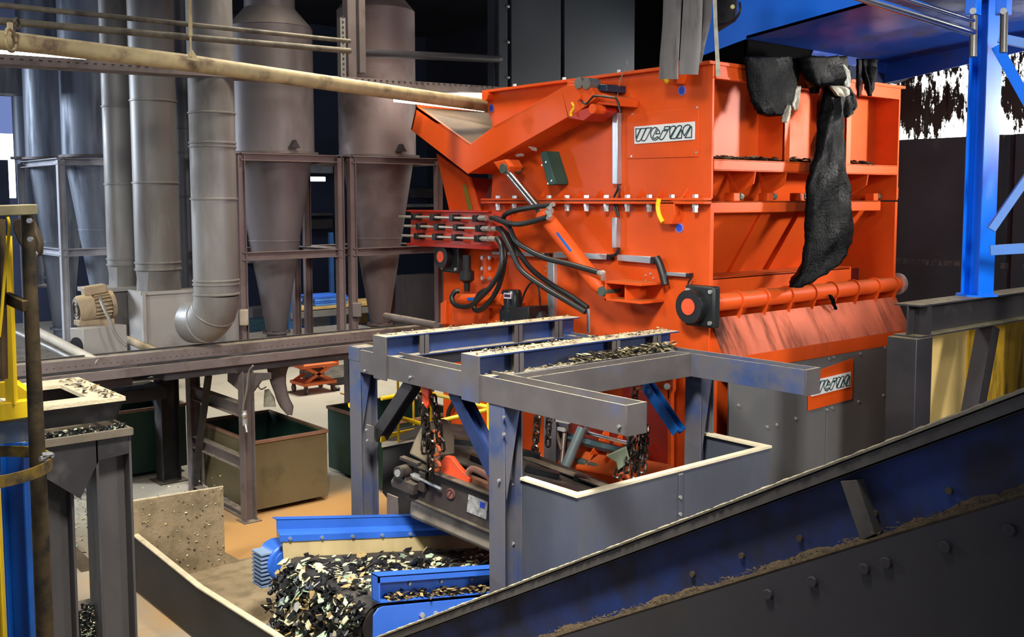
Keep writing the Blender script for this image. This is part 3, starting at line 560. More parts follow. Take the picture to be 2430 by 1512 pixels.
# sloped shelf, lip, doors
yb2 = 6.15; z0s, z1s, z2s = 2.645, 2.275, 2.125
b = MB(); b.prism([(XM+.02, Y0, z0s), (XM+.02, yb2, z1s), (XM+.02, yb2+.02, z1s-.02), (XM+.02, Y0+.02, z0s-.02)], (XR-XM, 0, 0)); b.build('sloped_shelf', ORANGE_D, M, bevel=.003)
b = MB(); b.prism([(XM+.03, Y0, z0s-.01), (XM+.03, yb2+.01, z1s-.01), (XM+.03, yb2+.01, z2s), (XM+.03, Y0, z2s)], (.02, 0, 0)); b.build('shelf_end_plate', ORANGE, M)
b = MB(); b.box(XM+.02, XR+.02, yb2, yb2+.02, z2s, z1s); b.build('shelf_lip', ORANGE, M, bevel=.003)
b = MB(); b.box(XM, XM+.42, Y0-.03, Y0-.01, 0, z2s); b.build('front_corner_plate', ORANGE, M, bevel=.003)
xd0 = PY(1732, 950, yb2).x; xdm = PY(1962, 1000, yb2).x
b = MB(); b.box(xd0, xdm-.006, yb2+.005, yb2+.03, 0.05, z2s); b.build('access_door', DARK, M, label='left charcoal door', bevel=.004)
b = MB(); b.box(xdm+.006, XR+.02, yb2+.005, yb2+.03, 0.05, z2s); b.build('access_door', DARK, M, label='right charcoal door', bevel=.004)
b = MB(); b.box(XM+.03, XR, yb2+.03, Y0+.4, 0, .06); b.box(XR-.01, XR+.01, yb2+.03, Y0+.1, 0, z2s); b.build('base_frame', DARK, M)
for x, y in ((1752, 962), (1843, 1008), (1888, 993), (1820, 1013), (2096, 938), (2150, 925), (2037, 953), (1974, 968), (1962, 972), (1967, 851), (1978, 848), (2100, 825), (2154, 820), (2041, 839)):
    p = PY(x, y, yb2); b = MB(); b.bolt(p, (0, -1, 0), .018, .012); b.build('bolt', ZINC, M)
pts = [PY(x, y, yb2-.002) for x, y in ((1916, 975), (2021, 947), (2023, 849), (1918, 887))]
pts[0].x = pts[3].x = (pts[0].x+pts[3].x)/2; pts[1].x = pts[2].x = (pts[1].x+pts[2].x)/2
b = MB(); b.prism(pts, (0, -.012, 0)); b.build('orange_backing_plate', ORANGE, M, bevel=.003)
n4 = [PY(x, y, yb2-.015) for x, y in ((1924, 941), (2016, 918), (2017, 882), (1925, 904))]
nameplate(n4[0], n4[1], n4[2], n4[3], (0, -1, 0), M)
# ---- shredder: caked dirt on its ledges
def crumbs(name, a, c, wd, n, label, cat, mtls=(CAKE, CAKE, CHIPK), s=(.012, .035), h=.03, kind='stuff', bias=0, elong=2.2):
    """loose bits lying along the strip a-c, wd wide (vector)"""
    b = MB(); a, c, wd = Vector(a), Vector(c), Vector(wd)
    for i in range(n):
        t = random.random(); u = random.random(); p = a.lerp(c, t)+wd*u+V(0, 0, random.random()**2*h+.003)
        q = random.uniform(*s); ang = random.random()*6.28; e1 = V(_c(ang), _s(ang), random.uniform(-.25, .25))*q*elong; e2 = V(-_s(ang), _c(ang), random.uniform(-.25, .25))*q*.7
        b.mi = random.randrange(len(mtls)); b.face([p-e1-e2*.6, p+e1*.7-e2, p+e1+e2*.5, p-e1*.6+e2])
        if random.random() < .4: b.face([p-e1+V(0, 0, .002), p+V(0, 0, q*.7), p+e1+e2, p+e2*1.4])
    b.mi = 0
    return b.build(name, list(mtls), smooth=False, label=label, cat=cat, kind=kind, recalc=False)
for (xa, xb, n) in ((1700, 1850, 90), (1865, 1935, 70), (2012, 2075, 60)):
    a, c = PY(xa, 385, Y0+.02), PY(xb, 388, Y0+.02); a.z = c.z = 4.182
crumbs('dirt_crumbs', (XM+.1, Y0+.02, 4.182), (XR-.5, Y0+.02, 4.182), (0, .12, 0), 420, 'dark crumbs lying along the upper front ledge of the orange shredder', 'debris', h=.03)
# ================================================================ blue steel support frame
XF = 4.954; ZB_, ZT_ = 2.205, 2.415
FR = thing('magnet_support_frame', 'grimy blue steel frame on posts, two dusty I-beams on top, in front of the shredder', 'steel frame', (6.2, 6.9, 0))
def post(x, y, z1, name='post', m=FRAMEB, m2=FRAMEG, d=.19):
    b = MB(); b.hbeam((x+d/2, y, 0), (x+d/2, y, z1), (1, 0, 0), d, .19, .014, .012)
    b.prism([(x+.014, y-.09, z1), (x+d-.014, y-.09, z1), (x+.03, y-.09, z1-.75)], (0, .008, 0))
    return b.build(name, m, FR, bevel=.003)
yA, yBp = 8.22, 6.13
post(XF, yA, 2.43); post(XF+.01, yBp, ZB_, m=FRAMEB)
post(7.3, 6.12, ZB_, m=FRAMEB); post(7.3, 8.1, ZB_, m=FRAMEB)
b = MB(); b.prism([(XF-.004, yA-.095, 2.3), (XF-.004, yA+.095, 2.3), (XF-.004, yA+.095, 2.43), (XF-.004, yA-.095, 2.43)], (.2, 0, 0)); b.build('post_cap', FRAMEB, FR, bevel=.003)
# cross beams (H sections lying on their side: open troughs on top)
def trough(p0, p1, fn, name, m, size=.2, hgt=.21):
    p0, p1 = Vector(p0), Vector(p1); b = MB(); zc = (ZB_+ZT_)/2
    b.hbeam(V(p0.x, p0.y, zc), V(p1.x, p1.y, zc), fn, size, hgt, .012, .012); return b.build(name, m, FR, bevel=.002)
yE = 4.735
trough((XF+.1, yE, 0), (XF+.1, yA-.1, 0), (1, 0, 0), 'cross_beam', FRAMEG)
b = MB(); b.box(XF, XF+.2, yE-.012, yE, ZB_-.005, ZT_+.003); b.build('end_plate', FRAMEG, FR, bevel=.003)
trough((7.2, 4.79, 0), (7.2, 8.2, 0), (1, 0, 0), 'cross_beam', FRAMEB)
b = MB(); b.box(7.1, 7.3, 4.775, 4.79, ZB_-.005, ZT_+.003); b.build('end_plate', FRAMEG, FR, bevel=.003)
trough((XF+.2, 6.08, 0), (7.1, 6.08, 0), (0, 1, 0), 'cross_beam', FRAMEG)
trough((XF+.2, 8.1, 0), (7.1, 8.1, 0), (0, 1, 0), 'cross_beam', FRAMEB)
# I beams
def ibeam(y0, y1, x0, x1, zb, zt):
    b = MB(); yc = (y0+y1)/2; b.hbeam((x0+.012, yc, (zb+zt)/2), (x1, yc, (zb+zt)/2), (0, 0, 1), zt-zb, y1-y0, .014, .01)
    q = b.build('i_beam', FRAMEI, FR, bevel=.002)
    for x in (x0+.42, x0+1.55, x1-.3):
        b = MB(); b.box(x-.05, x+.05, y0+.004, y0+.012, zb+.014, zt-.014); b.box(x-.004, x+.004, y0+.004, yc, zb+.014, zt-.014); b.build('beam_stiffener', FRAMEG, FR)
    b = MB(); b.box(x0-.004, x0+.012, y0, y1, zb-.19, zt); b.build('beam_end_plate', FRAMEG, FR, bevel=.002)
    return q
ibeam(7.66, 7.87, XF-.01, 7.33, 2.375, 2.58)
ibeam(6.32, 6.55, XF-.01, 7.33, 2.375, 2.565)
# braces
def brace(a, c, w=.1, m=FRAMEB):
    b = MB(); b.hbeam(a, c, (1, 0, 0), w, w, .01, .01); b.build('diagonal_brace', m, FR)
pa = PX(900, 1035, XF+.1); pb_ = PX(985, 905, XF+.1); brace(pa, pb_, .12, BLACKST)
brace(PX(1085, 925, XF+.1), PX(1180, 1120, XF+.1), .12, mat('dark_blue_brace', (34, 52, 96), .35, .2, .3, 2))
brace(PX(1530, 905, 7.25), PX(1612, 1025, 7.25), .1, mat('clean_blue_brace', (14, 92, 170), .4, 0, .2, 2))
p = PX(878, 1030, XF-.01); b = MB(); b.box(XF-.012, XF, p.y-.06, p.y+.06, p.z-.08, p.z+.08); q = b.build('brace_plate', FRAMEG, FR, bevel=.003)
for x, y in ((871, 1020), (873, 1045), (1185, 1140), (1197, 1030), (1197, 990), (866, 880), (974, 895), (1470, 1012)):
    p = PX(x, y, XF-.006); b = MB(); b.bolt(p, (-1, 0, 0), .013, .014); b.build('bolt', ZINC, FR)
for i in range(3): pass
DM = (mat('dry_straw_crumbs', (206, 196, 150), .9, 0, .3, 30), CAKE, CHIPK)
crumbs('dirt_crumbs', (XF, 6.34, 2.57), (7.3, 6.34, 2.57), (0, .2, 0), 420, 'straw-coloured crumbs strewn on top of the nearer blue I-beam', 'debris', DM, (.004, .011), .012)
crumbs('dirt_crumbs', (XF, 7.68, 2.585), (7.3, 7.68, 2.585), (0, .18, 0), 220, 'straw-coloured crumbs strewn on top of the farther blue I-beam', 'debris', DM, (.003, .009), .008)
pk = PZ(1485, 848, 2.43)
crumbs('dirt_pile', (5.9, 6.2, 2.425), (7.2, 6.22, 2.425), (0, .1, 0), 700, 'heap of shredded strands beside the nearer I-beam on the blue frame', 'debris', DM, (.004, .014), .06, elong=4)
crumbs('dirt_crumbs', (XF+.1, 6.34, 2.39), (6.9, 6.34, 2.39), (0, .07, 0), 260, 'crumbs caked on the lower flange of the nearer blue I-beam', 'debris', DM, (.003, .01), .015)

# ================================================================ guard tray below the frame
TR = thing('guard_tray', 'blue-grey sheet steel guard box with dusty rim beside the front post of the blue frame', 'guard', (6.3, 5.8, .7))
zt = 1.605
TY0, TX1 = 5.39, 7.48
TG = mat('scuffed_blue_grey_sheet', (88, 92, 104), .42, .25, .2, 1.2, stretch=(1, 1, .4), dirt=(56, 78, 130), damt=.36, dscale=1.1, dstretch=(1, 1, .5), dust=(226, 214, 180), dustamt=1)
for nm, bx_ in (('side_sheet', (5.14, 5.16, TY0, 6.03)), ('front_sheet', (5.16, TX1, TY0, TY0+.02)), ('side_sheet', (TX1-.02, TX1, TY0+.02, 6.3))):
    b = MB(); b.box(*bx_, .35, zt); b.build(nm, TG, TR)
for bx_ in ((5.12, 5.19, TY0-.01, 6.03), (5.19, TX1+.02, TY0-.01, TY0+.05), (TX1-.06, TX1+.02, TY0+.05, 6.3)):
    b = MB(); b.box(*bx_, zt-.006, zt+.014); b.build('rim_strip', mat('dusty_rim', (224, 212, 180), .8, 0, .1, 12, dirt=(120, 110, 90), damt=.25, dscale=20), TR)
xs_ = PY(1615, 1150, TY0).x
b = MB(); b.box(xs_-.03, xs_+.02, TY0-.012, TY0, .35, zt-.03); b.build('seam_strip', TG, TR, bevel=.002)
for x, y in ((1613, 1180), (1613, 1220), (1216, 1150), (1218, 1290)):
    p = PY(x, y, TY0-.012) if x > 1500 else PX(x, y, 5.13); b = MB(); b.bolt(p, (0, -1, 0) if x > 1500 else (-1, 0, 0), .016, .014); b.build('bolt', ZINC, TR)
b = MB(); b.box(5.16, 5.28, TY0+.02, TY0+.12, .35, zt-.01); b.build('corner_post', FRAMEB, TR)

# ================================================================ magnetic separator hung on chains
MG = thing('magnetic_separator', 'mud-brown overhead magnet with a cleated black belt, hung on chains under the blue frame', 'magnet', (6.3, 6.9, .9))
E1, E2 = PD(975, 1120, 9.35), PD(1330, 1262, 8.35)
ax = (E2-E1).normalized(); bx3 = V(-ax.y, ax.x, 0).normalized()
if bx3.x < 0: bx3 = -bx3
up = ax.cross(bx3)
if up.z < 0: up = -up
LEN = (E2-E1).length; WD = 1.0
def G(a, s_, u): return E1+ax*a+bx3*s_+up*u
def gbox(b, a0, a1, s0, s1, u0, u1): b.hexa([G(a0, s0, u0), G(a1, s0, u0), G(a1, s1, u0), G(a0, s1, u0), G(a0, s0, u1), G(a1, s0, u1), G(a1, s1, u1), G(a0, s1, u1)])
b = MB(); gbox(b, .0, LEN, 0, .02, -.23, .08); gbox(b, 0, LEN, -.05, .05, .08, .095); gbox(b, 0, LEN, -.04, .04, -.245, -.23); b.build('side_frame', MAG, MG, bevel=.003)
b = MB(); gbox(b, .0, LEN, WD, WD+.02, -.14, .08); gbox(b, 0, LEN, WD-.05, WD+.05, .08, .095); b.build('side_frame', MAG, MG, bevel=.003)
b = MB(); gbox(b, .1, LEN-.1, .12, WD-.12, -.3, .02); b.build('magnet_block', BLACKST, MG)
b = MB(); gbox(b, -.02, LEN, .03, WD-.03, -.46, -.26); b.build('lower_belt_run', MAGB, MG, bevel=.05)
b = MB(); gbox(b, .55, LEN-.2, .07, .13, .0, .13); b.build('lifting_beam', mat('dusty_orange_beam', (176, 116, 84), .6, 0, .2, 4, dirt=(140, 112, 86), damt=.4, dscale=5), MG, bevel=.006)
# lugs
b = MB(); b.prism([G(.33, .03, .09), G(.32, .03, .19), G(.36, .03, .25), G(.43, .03, .26), G(.5, .03, .21), G(.66, .03, .13), G(.66, .03, .09)], bx3*.05); b.build('orange_lug', ORP, MG, bevel=.004)
b = MB(); b.tube(smoothpath([G(.62, .06, .05), G(.62, .06, .17), G(.68, .06, .22), G(.85, .06, .2), G(.88, .06, .15), G(.88, .06, .04)], 4), .03, 8); b.build('lifting_eye', mat('dusty_pink_eye', (170, 120, 96), .7, 0, .2, 5), MG)
# end bearing assembly
b = MB(); gbox(b, -.1, .12, -.06, .0, .1, .13); gbox(b, -.12, .14, -.1, -.01, -.16, -.06); gbox(b, .14, .22, -.05, .0, -.12, .06)
b.cyl(G(-.03, -.14, .01), G(-.03, 0, .01), .06, 14); b.cyl(G(.03, -.05, -.06), G(-.14, -.05, -.14), .05, 10); b.build('take_up_bearing', MAG, MG, bevel=.004)
b = MB(); b.cyl(G(-.03, -.15, .01), G(-.03, -.13, .01), .035, 12); b.cyl(G(.05, -.05, .0), G(.42, -.05, -.02), .013, 8); b.cyl(G(.08, -.05, 0), G(.16, -.05, 0), .03, 6); b.build('tension_screw', ZINC, MG)
b = MB(); b.prism([G(-.08, .02, .14), G(.3, .02, .1), G(.26, .02, .36), G(.16, .02, .5), G(.06, .02, .48), G(-.02, .02, .3)], bx3*.25); b.build('end_guard', mat('beige_dusty_guard', (150, 136, 112), .85, 0, .15, 4), MG, bevel=.03)
p = G(.5, -.006, -.05); b = MB(); b.cyl(p, p-bx3*.008, .05, 18); q = b.build('round_warning_label', mat('dull_pink_label', (120, 84, 78), .6), MG, label='round no-entry warning label')
b = MB(); b.torus(p-bx3*.01, bx3, .04, .006, 20, 6); b.bar(p-bx3*.01-V(0, 0, .03)-ax*.02, p-bx3*.01+V(0, 0, .03)+ax*.02, .01, .008, bx3); b.build('label_print', mat('dark_red_print', (90, 40, 38), .6), q)
b = MB(); b.prism([G(.7, -.004, -.15), G(.92, -.004, -.15), G(.92, -.004, .01), G(.7, -.004, .01)], -bx3*.006); q = b.build('rating_plate', mat('worn_silver_plate', (186, 186, 184), .35, .3, .2, 20, dirt=(110, 104, 96), damt=.45, dscale=22), MG)
b = MB(); b.prism([G(.84, -.011, -.06), G(.89, -.011, -.06), G(.89, -.011, -.01), G(.84, -.011, -.01)], -bx3*.003); b.build('plate_print', STICK, q)
# cleated belt running across to the far side
B0 = PD(1040, 1078, 9.2); Bn = PD(1425, 1212, 8.6); Bf = PD(1105, 1012, 10.4); Bg = PD(1455, 1150, 9.6)
nb = (Bn-B0).cross(Bf-B0).normalized(); nb = nb if nb.z > 0 else -nb
def Q(u, v, k=0): return B0*(1-u)*(1-v)+Bn*u*(1-v)+Bg*u*v+Bf*(1-u)*v+nb*k
b = MB(); b.hexa([Q(0, 0, -.03), Q(1, 0, -.03), Q(1, 1, -.03), Q(0, 1, -.03), Q(0, 0), Q(1, 0), Q(1, 1), Q(0, 1)]); b.build('cleated_belt', BELT, MG, bevel=.01)
for u, v, du, dv in ((.0, .35, .2, .25), (.18, .12, .16, -.02), (.5, .35, .2, .12), (.7, .08, .24, .06), (.33, .7, .2, .15), (.78, .62, .18, .12)):
    b = MB(); a0, a1 = Q(u, v), Q(u+du, v+dv); wv = (Q(u, v+.1)-Q(u, v)); b.hexa([a0, a1, a1+wv, a0+wv, a0+nb*.05, a1+nb*.05, a1+wv*.8+nb*.05, a0+wv*.8+nb*.05]); b.build('belt_cleat', RUB, MG)
b = MB(); b.hexa([Q(0, .05, -.16), Q(1, .05, -.16), Q(1, .08, -.16), Q(0, .08, -.16), Q(0, .05, -.035), Q(1, .05, -.035), Q(1, .08, -.035), Q(0, .08, -.035)]); b.build('belt_support', BLACKST, MG)

# chains
def link(b, c, t, n, L=.095, W=.062, r=.0125):
    t, n = t.normalized(), n.normalized(); pts = []
    for k in range(12):
        a = 2*math.pi*k/12; ca, sa = _c(a), _s(a)
        pts.append(c+t*(ca*W/2+(1 if ca > 0 else -1)*(L/2-W/4))+n*(sa*W/2))
    b.tube(pts, r, 5, closed=True)
def chain(b, p0, p1, L=.095, sag=0, seed=0):
    p0, p1 = Vector(p0), Vector(p1); n = max(2, int((p1-p0).length/(L*.78))); t = (p1-p0).normalized(); a = t.orthogonal().normalized(); c = t.cross(a)
    rnd = random.Random(seed)
    for i in range(n):
        f = (i+.5)/n; q = p0.lerp(p1, f)+V(rnd.uniform(-.006, .006), rnd.uniform(-.006, .006), 0)+(a+c)*sag*_s(math.pi*f)
        ang = (i % 2)*math.pi/2+rnd.uniform(-.3, .3)+.5; link(b, q, t, a*_c(ang)+c*_s(ang), L)
CHN = mat('oily_steel_chain', (58, 52, 46), .32, .7, .4, 25)
def chain_thing(lbl, tops, hook, Z1):
    t = thing('lifting_chain', lbl, 'chain', tuple(Z1), 'lifting chains of the magnet')
    for i, (a, c) in enumerate(tops): b = MB(); chain(b, a, c, seed=i+int(Z1.x*50)); b.build('chain_strand', CHN, t)
    for q in hook:
        b = MB(); b.torus(q, (1, .3, 0), .045, .017, 16, 8); b.build('shackle', mat('rusty_orange_shackle', (170, 84, 48), .5, .3, .3, 20), t)
    return t
a0 = PX(1012, 915, XF+.1); e0 = PD(1034, 1095, 8.95)
chain_thing('doubled oily chain hanging from the left cross beam to the orange lug of the magnet', [(a0+V(-.03, .05, -.1), e0+V(-.03, .04, .12)), (a0+V(.03, -.06, -.1), e0+V(.03, -.05, .12)), (a0+V(.0, .02, -.2), e0+V(-.1, .03, .1)), (e0+V(-.05, .0, .25), PD(1022, 1135, 9.0))], [e0+V(0, 0, .22), e0+V(0, 0, .1), PD(1034, 1105, 9.0)], e0)
b = MB(); p = a0+V(0, 0, -.05); b.prism([p+V(-.02, .07, .04), p+V(-.02, -.06, .04), p+V(-.02, -.05, -.1), p+V(-.02, -.02, -.15), p+V(-.02, .04, -.1)], (.04, 0, 0)); b.build('beam_clamp', ORP, bevel=.008, label='orange beam clamp above the left doubled chain under the cross beam', cat='clamp')
a1 = PD(1522, 925, 9.7); e1 = PD(1503, 1130, 9.35)
chain_thing('doubled chain hanging past the end of the cross beam in front of the orange outlet', [(a1+V(-.03, .04, 0), e1+V(-.05, .04, .05)), (a1+V(.03, -.04, -.35), e1+V(.06, -.05, .05)), (a1+V(0, 0, -.4), e1+V(0, -.01, .0)), (a1+V(-.05, .05, -.45), e1+V(-.1, .1, .0))], [e1+V(-.06, .06, -.02), a1+V(-.02, .03, .05)], e1)
b = MB(); p = e1+V(-.1, .12, .12); b.prism([p, p+V(-.05, .08, .05), p+V(.08, -.05, .14), p+V(.1, -.08, .0), p+V(.02, 0, -.08)], (.03, .03, 0)); b.build('chain_hook', mat('pale_green_hook', (150, 160, 130), .6), bevel=.006, label='pale green hook at the lower end of the doubled chain beside the guard box', cat='hook')
a2 = PD(1290, 975, 10.3); e2 = PD(1275, 1085, 10.3)
chain_thing('thin looped chain in front of the rear blue post, seen below the cross beam', [(a2+V(.05, -.03, .15), e2+V(.1, -.05, .12)), (a2+V(-.04, .02, .15), e2+V(-.02, .02, .02))], [e2], e2)

# ================================================================ discharge belt conveyor (bright blue)
CV = thing('belt_conveyor', 'bright blue inclined belt conveyor carrying pale and black chips, its end above the muddy chute', 'conveyor', (4.6, 7.1, 0))
SL = math.tan(math.radians(10.4)); XH = 3.95
yN, yFr = 6.4, 7.86
def CP(x, y, dz): return V(x, y, 1.02-(x-XH)*SL+dz)       # dz above the skirt's top line
def cbox(b, x0, x1, y0, y1, d0, d1): b.hexa([CP(x0, y0, d0), CP(x1, y0, d0), CP(x1, y1, d0), CP(x0, y1, d0), CP(x0, y0, d1), CP(x1, y0, d1), CP(x1, y1, d1), CP(x0, y1, d1)])
X2c = 7.0
b = MB(); cbox(b, XH+.03, X2c, yN-.005, yN+.01, -.2, 0); cbox(b, XH+.03, X2c, yN-.09, yN+.01, -.008, .004); cbox(b, XH+.03, X2c, yN-.09, yN-.08, -.05, .0); cbox(b, XH+.03, X2c, yN-.09, yN+.01, -.205, -.195); cbox(b, XH+.03, XH+.045, yN-.09, yN, -.2, 0); b.build('near_skirt_board', SKY, CV)
b = MB(); cbox(b, XH+.0, X2c, yFr, yFr+.012, -.03, .055); b.hexa([CP(XH, yFr-.05, -.075), CP(X2c, yFr-.05, -.075), CP(X2c, yFr-.04, -.075), CP(XH, yFr-.04, -.075), CP(XH, yFr, -.03), CP(X2c, yFr, -.03), CP(X2c, yFr+.01, -.03), CP(XH, yFr+.01, -.03)]); cbox(b, XH, X2c, yFr, yFr+.08, .05, .06); cbox(b, XH, X2c, yFr-.052, yFr-.04, -.125, -.07); b.build('far_skirt_board', SKY, CV)
for i in range(5):
    p = CP(XH+.09+i*.31, yFr-.054, -.1); b = MB(); b.bolt(p, (0, -1, 0), .016, .014); b.build('bolt', ZINC, CV)
for i in range(3):
    p = CP(XH+.36+i*.3, yN-.006, -.1); b = MB(); b.bolt(p, (0, -1, 0), .013, .012); b.build('bolt', ZINC, CV)
b = MB(); n = 24
top, bot = [], []
for i in range(n+1):
    x = XH+.03+(X2c-XH-.03)*i/n; top.append(CP(x, yFr-.038, -.11)); bot.append(CP(x, yFr-.06+.015*_s(i), -.262-(.05*(1-i*.6) if i < 2 else 0)))
for i in range(n): b.face([top[i], top[i+1], bot[i+1], bot[i]]); b.face([v+V(0, .012, 0) for v in (bot[i], bot[i+1], top[i+1], top[i])])
b.build('rubber_skirt', BEIGE, CV, recalc=False)
# side frame
yS = yN-.06
b = MB(); prof = [(XH+.07, -.235), (XH+.03, -.25), (XH-.01, -.3), (XH-.02, -.55), (XH+.2, -.55), (XH+.2, -.62), (X2c, -.62), (X2c, -.225)]
b.prism([CP(x, yS-.02, d) for x, d in prof], (0, .012, 0)); b.build('side_frame', SKY, CV, bevel=.004)
b = MB(); b.prism([CP(x, yFr+.02, d) for x, d in prof], (0, .012, 0)); b.build('side_frame', SKY, CV, bevel=.004)
for x in (.42, .55, .68): p = CP(XH+x, yS-.022, -.33); b = MB(); b.bolt(p, (0, -1, 0), .022, .018); b.build('bolt', ZINC, CV)
b = MB(); cbox(b, XH-.06, XH+.08, yS-.06, yS-.02, -.85, -.64); b.build('lower_bracket', SKY, CV, bevel=.004)
b = MB(); b.cyl(CP(XH+.33, yS-.03, -.55), CP(XH+.33, yS-.22, -.55), .07, 14); cbox(b, XH+.2, XH+.5, yS-.2, yS-.05, -.68, -.6); b.build('drum_bearing', SKY, CV)
# belt loop with head drum
rD = .17; zc = -.25-rD; xc = XH+.12
b = MB(); prof = [CP(X2c, 0, -.25), CP(xc, 0, -.25)]
for k in range(1, 12):
    a = math.radians(90+k*15); prof.append(CP(xc, 0, zc)+V(rD*_c(a), 0, rD*_s(a)))
prof.append(CP(X2c, 0, zc-rD)); yb0, yb1 = yN+.04, yFr-.1
for a, c in zip(prof, prof[1:]): b.face([V(a.x, yb0, a.z), V(c.x, yb0, c.z), V(c.x, yb1, c.z), V(a.x, yb1, a.z)])
b.build('belt', BELT, CV)
b = MB(); b.cyl(CP(xc, yb0-.02, zc), CP(xc, yb1+.02, zc), rD-.015, 28); b.build('head_drum', mat('dark_drum', (60, 52, 48), .45, .3), CV)
# motor end on the far side of the drum
p = CP(xc-.05, yFr+.07, zc)
b = MB(); b.cyl(p+V(.02, -.04, .08), p+V(.02, .2, .08), .165, 22); b.build('drum_motor_housing', SKY, CV, bevel=.02)
b = MB()
for k in range(9): b.box(p.x-.2, p.x-.1, p.y-.02+k*.0, p.y+.16, p.z-.1+k*.035, p.z-.085+k*.035)
b.build('cooling_fins', mat('pale_blue_fins', (150, 176, 210), .5, .2), CV)
b = MB()
for x0 in (4.6, 6.4):
    for yy in (yN, yFr): pass
b.bar((5.2, yFr+.05, 0), (5.2, yFr+.05, .25), .06, .06); b.build('conveyor_leg', SKY, CV)
b = MB(); b.bar((5.2, yN, 0), (5.2, yN, .25), .06, .06); b.build('conveyor_leg', SKY, CV)
# chips carried by the belt
def chips(name, gen, n, lbl, s=(.016, .05), w=(4, 4, 2, 2), mats=(CHIPK, CHIPC, CHIPG, CHIPT)):
    b = MB(); pool = [i for i, k in enumerate(w) for _ in range(k)]
    for i in range(n):
        c, e = gen(); q = random.uniform(*s); r3 = Matrix.Rotation(random.random()*6.28, 3, 'Z') @ Matrix.Rotation(random.gauss(0, .5), 3, 'X') @ Matrix.Rotation(random.gauss(0, .5), 3, 'Y')
        b.mi = random.choice(pool); k = random.choice((4, 5, 6)); st = random.uniform(.4, 1); top_ = []
        for j in range(k):
            a = 2*math.pi*j/k+random.uniform(-.25, .25); v = r3 @ V(q*_c(a)*random.uniform(.7, 1.2), q*st*_s(a)*random.uniform(.7, 1.2), 0); top_.append(c+v*1.0+(e*v.dot(e)*.6 if e else V(0, 0, 0)))
        try: b.prism(top_, (r3 @ V(0, 0, q*.18)))
        except Exception: pass
    b.mi = 0
    return b.build(name, list(mats), smooth=False, label=lbl, cat='chips', kind='stuff', recalc=False)
def g_belt():
    x = XH+.08+random.random()**1.25*2.6; y = random.triangular(yb0+.02, yb1-.02, (yb0+yb1)/2); return CP(x, y, -.24+random.random()**2*.03), V(1, 0, 0)
chips('belt_chips', g_belt, 1100, 'pale and black shredded chips riding on the belt of the bright blue conveyor', (.014, .038), (14, 5, 2, 2))
def g_fall():
    y = random.uniform(yb0, yb1); t = random.random()*.42; v0 = random.uniform(.3, .9); x = xc-rD*.55-v0*t-random.random()*.04; z = CP(xc, 0, zc).z+rD*.75-.15*t-4.9*t*t
    return V(x, y, z+random.uniform(-.05, .05)), V(-.35, 0, -1).normalized()
chips('falling_chips', g_fall, 1100, 'cascade of pale and black chips dropping off the conveyor end into the chute', (.016, .05), (16, 4, 2, 2))
b = None
crumbs('skirt_crumbs', CP(XH+.1, yN-.08, -.195), CP(6, yN-.08, -.195), (0, .07, 0), 420, 'dark crumbs lying on the lower flange of the near conveyor skirt', 'debris', (CHIPK, CAKE, CHIPT), (.008, .022), .05)
def g_tuft():
    return CP(XH+.2+random.random()*.36, yS-.06-random.random()*.1, -.5+random.random()*.14-.06), V(.3, 0, 1).normalized()
chips('wire_tuft', g_tuft, 260, 'tangle of fibres wrapped around the bearing below the near conveyor side', (.012, .034), (5, 3, 0, 3))

# ================================================================ muddy chute and inclined conveyor in the foreground
XC = 3.4
CH = thing('receiving_chute', 'mud-caked open steel chute with black outer side below the end of the blue conveyor', 'chute', (4.0, 8.2, 0))
w0, wm, w1 = PX(318, 1271, XC), PX(471, 1395, XC), PX(648, 1507, XC); w2 = V(XC, 5.95, .54)
def wall(pts, th, name, m, m2=None, zb=0.02):
    b = MB()
    for a, c in zip(pts, pts[1:]): b.hexa([(a.x, a.y, zb), (a.x+th, a.y, zb), (c.x+th, c.y, zb), (c.x, c.y, zb), a, a+V(th, 0, 0), c+V(th, 0, 0), c])
    return b.build(name, m, CH)
WOUT = mat('black_chute_steel', (34, 33, 34), .6, .1, .25, 1.5)
wall([w0+V(0, .03, 0), wm, w1, w2], .03, 'near_side_wall', WOUT)
b = MB(); 
for a, c in zip([w0, wm, w1], [wm, w1, w2]): b.hexa([a+V(-.012, 0, -.002), a+V(.042, 0, -.002), c+V(.042, 0, -.002), c+V(-.012, 0, -.002), a+V(-.012, 0, .01), a+V(.042, 0, .01), c+V(.042, 0, .01), c+V(-.012, 0, .01)])
b.build('wall_rim', DUSTY, CH)
b = MB()
for a, c in zip([w0, wm, w1], [wm, w1, w2]): b.hexa([(XC+.035, a.y, .02), (XC+.045, a.y, .02), (XC+.045, c.y, .02), (XC+.035, c.y, .02), (XC+.035, a.y, a.z-.01), (XC+.045, a.y, a.z-.01), (XC+.045, c.y, c.z-.01), (XC+.035, c.y, c.z-.01)])
b.build('wall_lining', MUD, CH)
yb3 = w0.y
bp = [PY(x, y, yb3) for x, y in ((316, 1190), (530, 1156), (534, 1311), (570, 1352), (700, 1342))]
bp[0].x = XC-.02; bp[3].z = .075; bp[4] = V(4.9, yb3, .075)
b = MB(); b.prism([(XC-.02, yb3, .02), bp[0], bp[1], bp[2], bp[3], bp[4], (4.9, yb3, .02)], (0, .02, 0)); b.build('back_plate', MUD, CH, bevel=.003)
b = MB(); b.bar(bp[0]+V(0, .01, .004), bp[1]+V(0, .01, .004), .024, .01); b.build('plate_edge', DUSTY, CH)
b = MB(); b.box(4.9, 4.92, 5.9, yb3, .02, .3); b.build('far_side_wall', MUD, CH)
b = MB(); b.box(XC+.03, 4.9, 4.6, yb3, .02, .06); b.build('chute_bottom', MUD, CH)
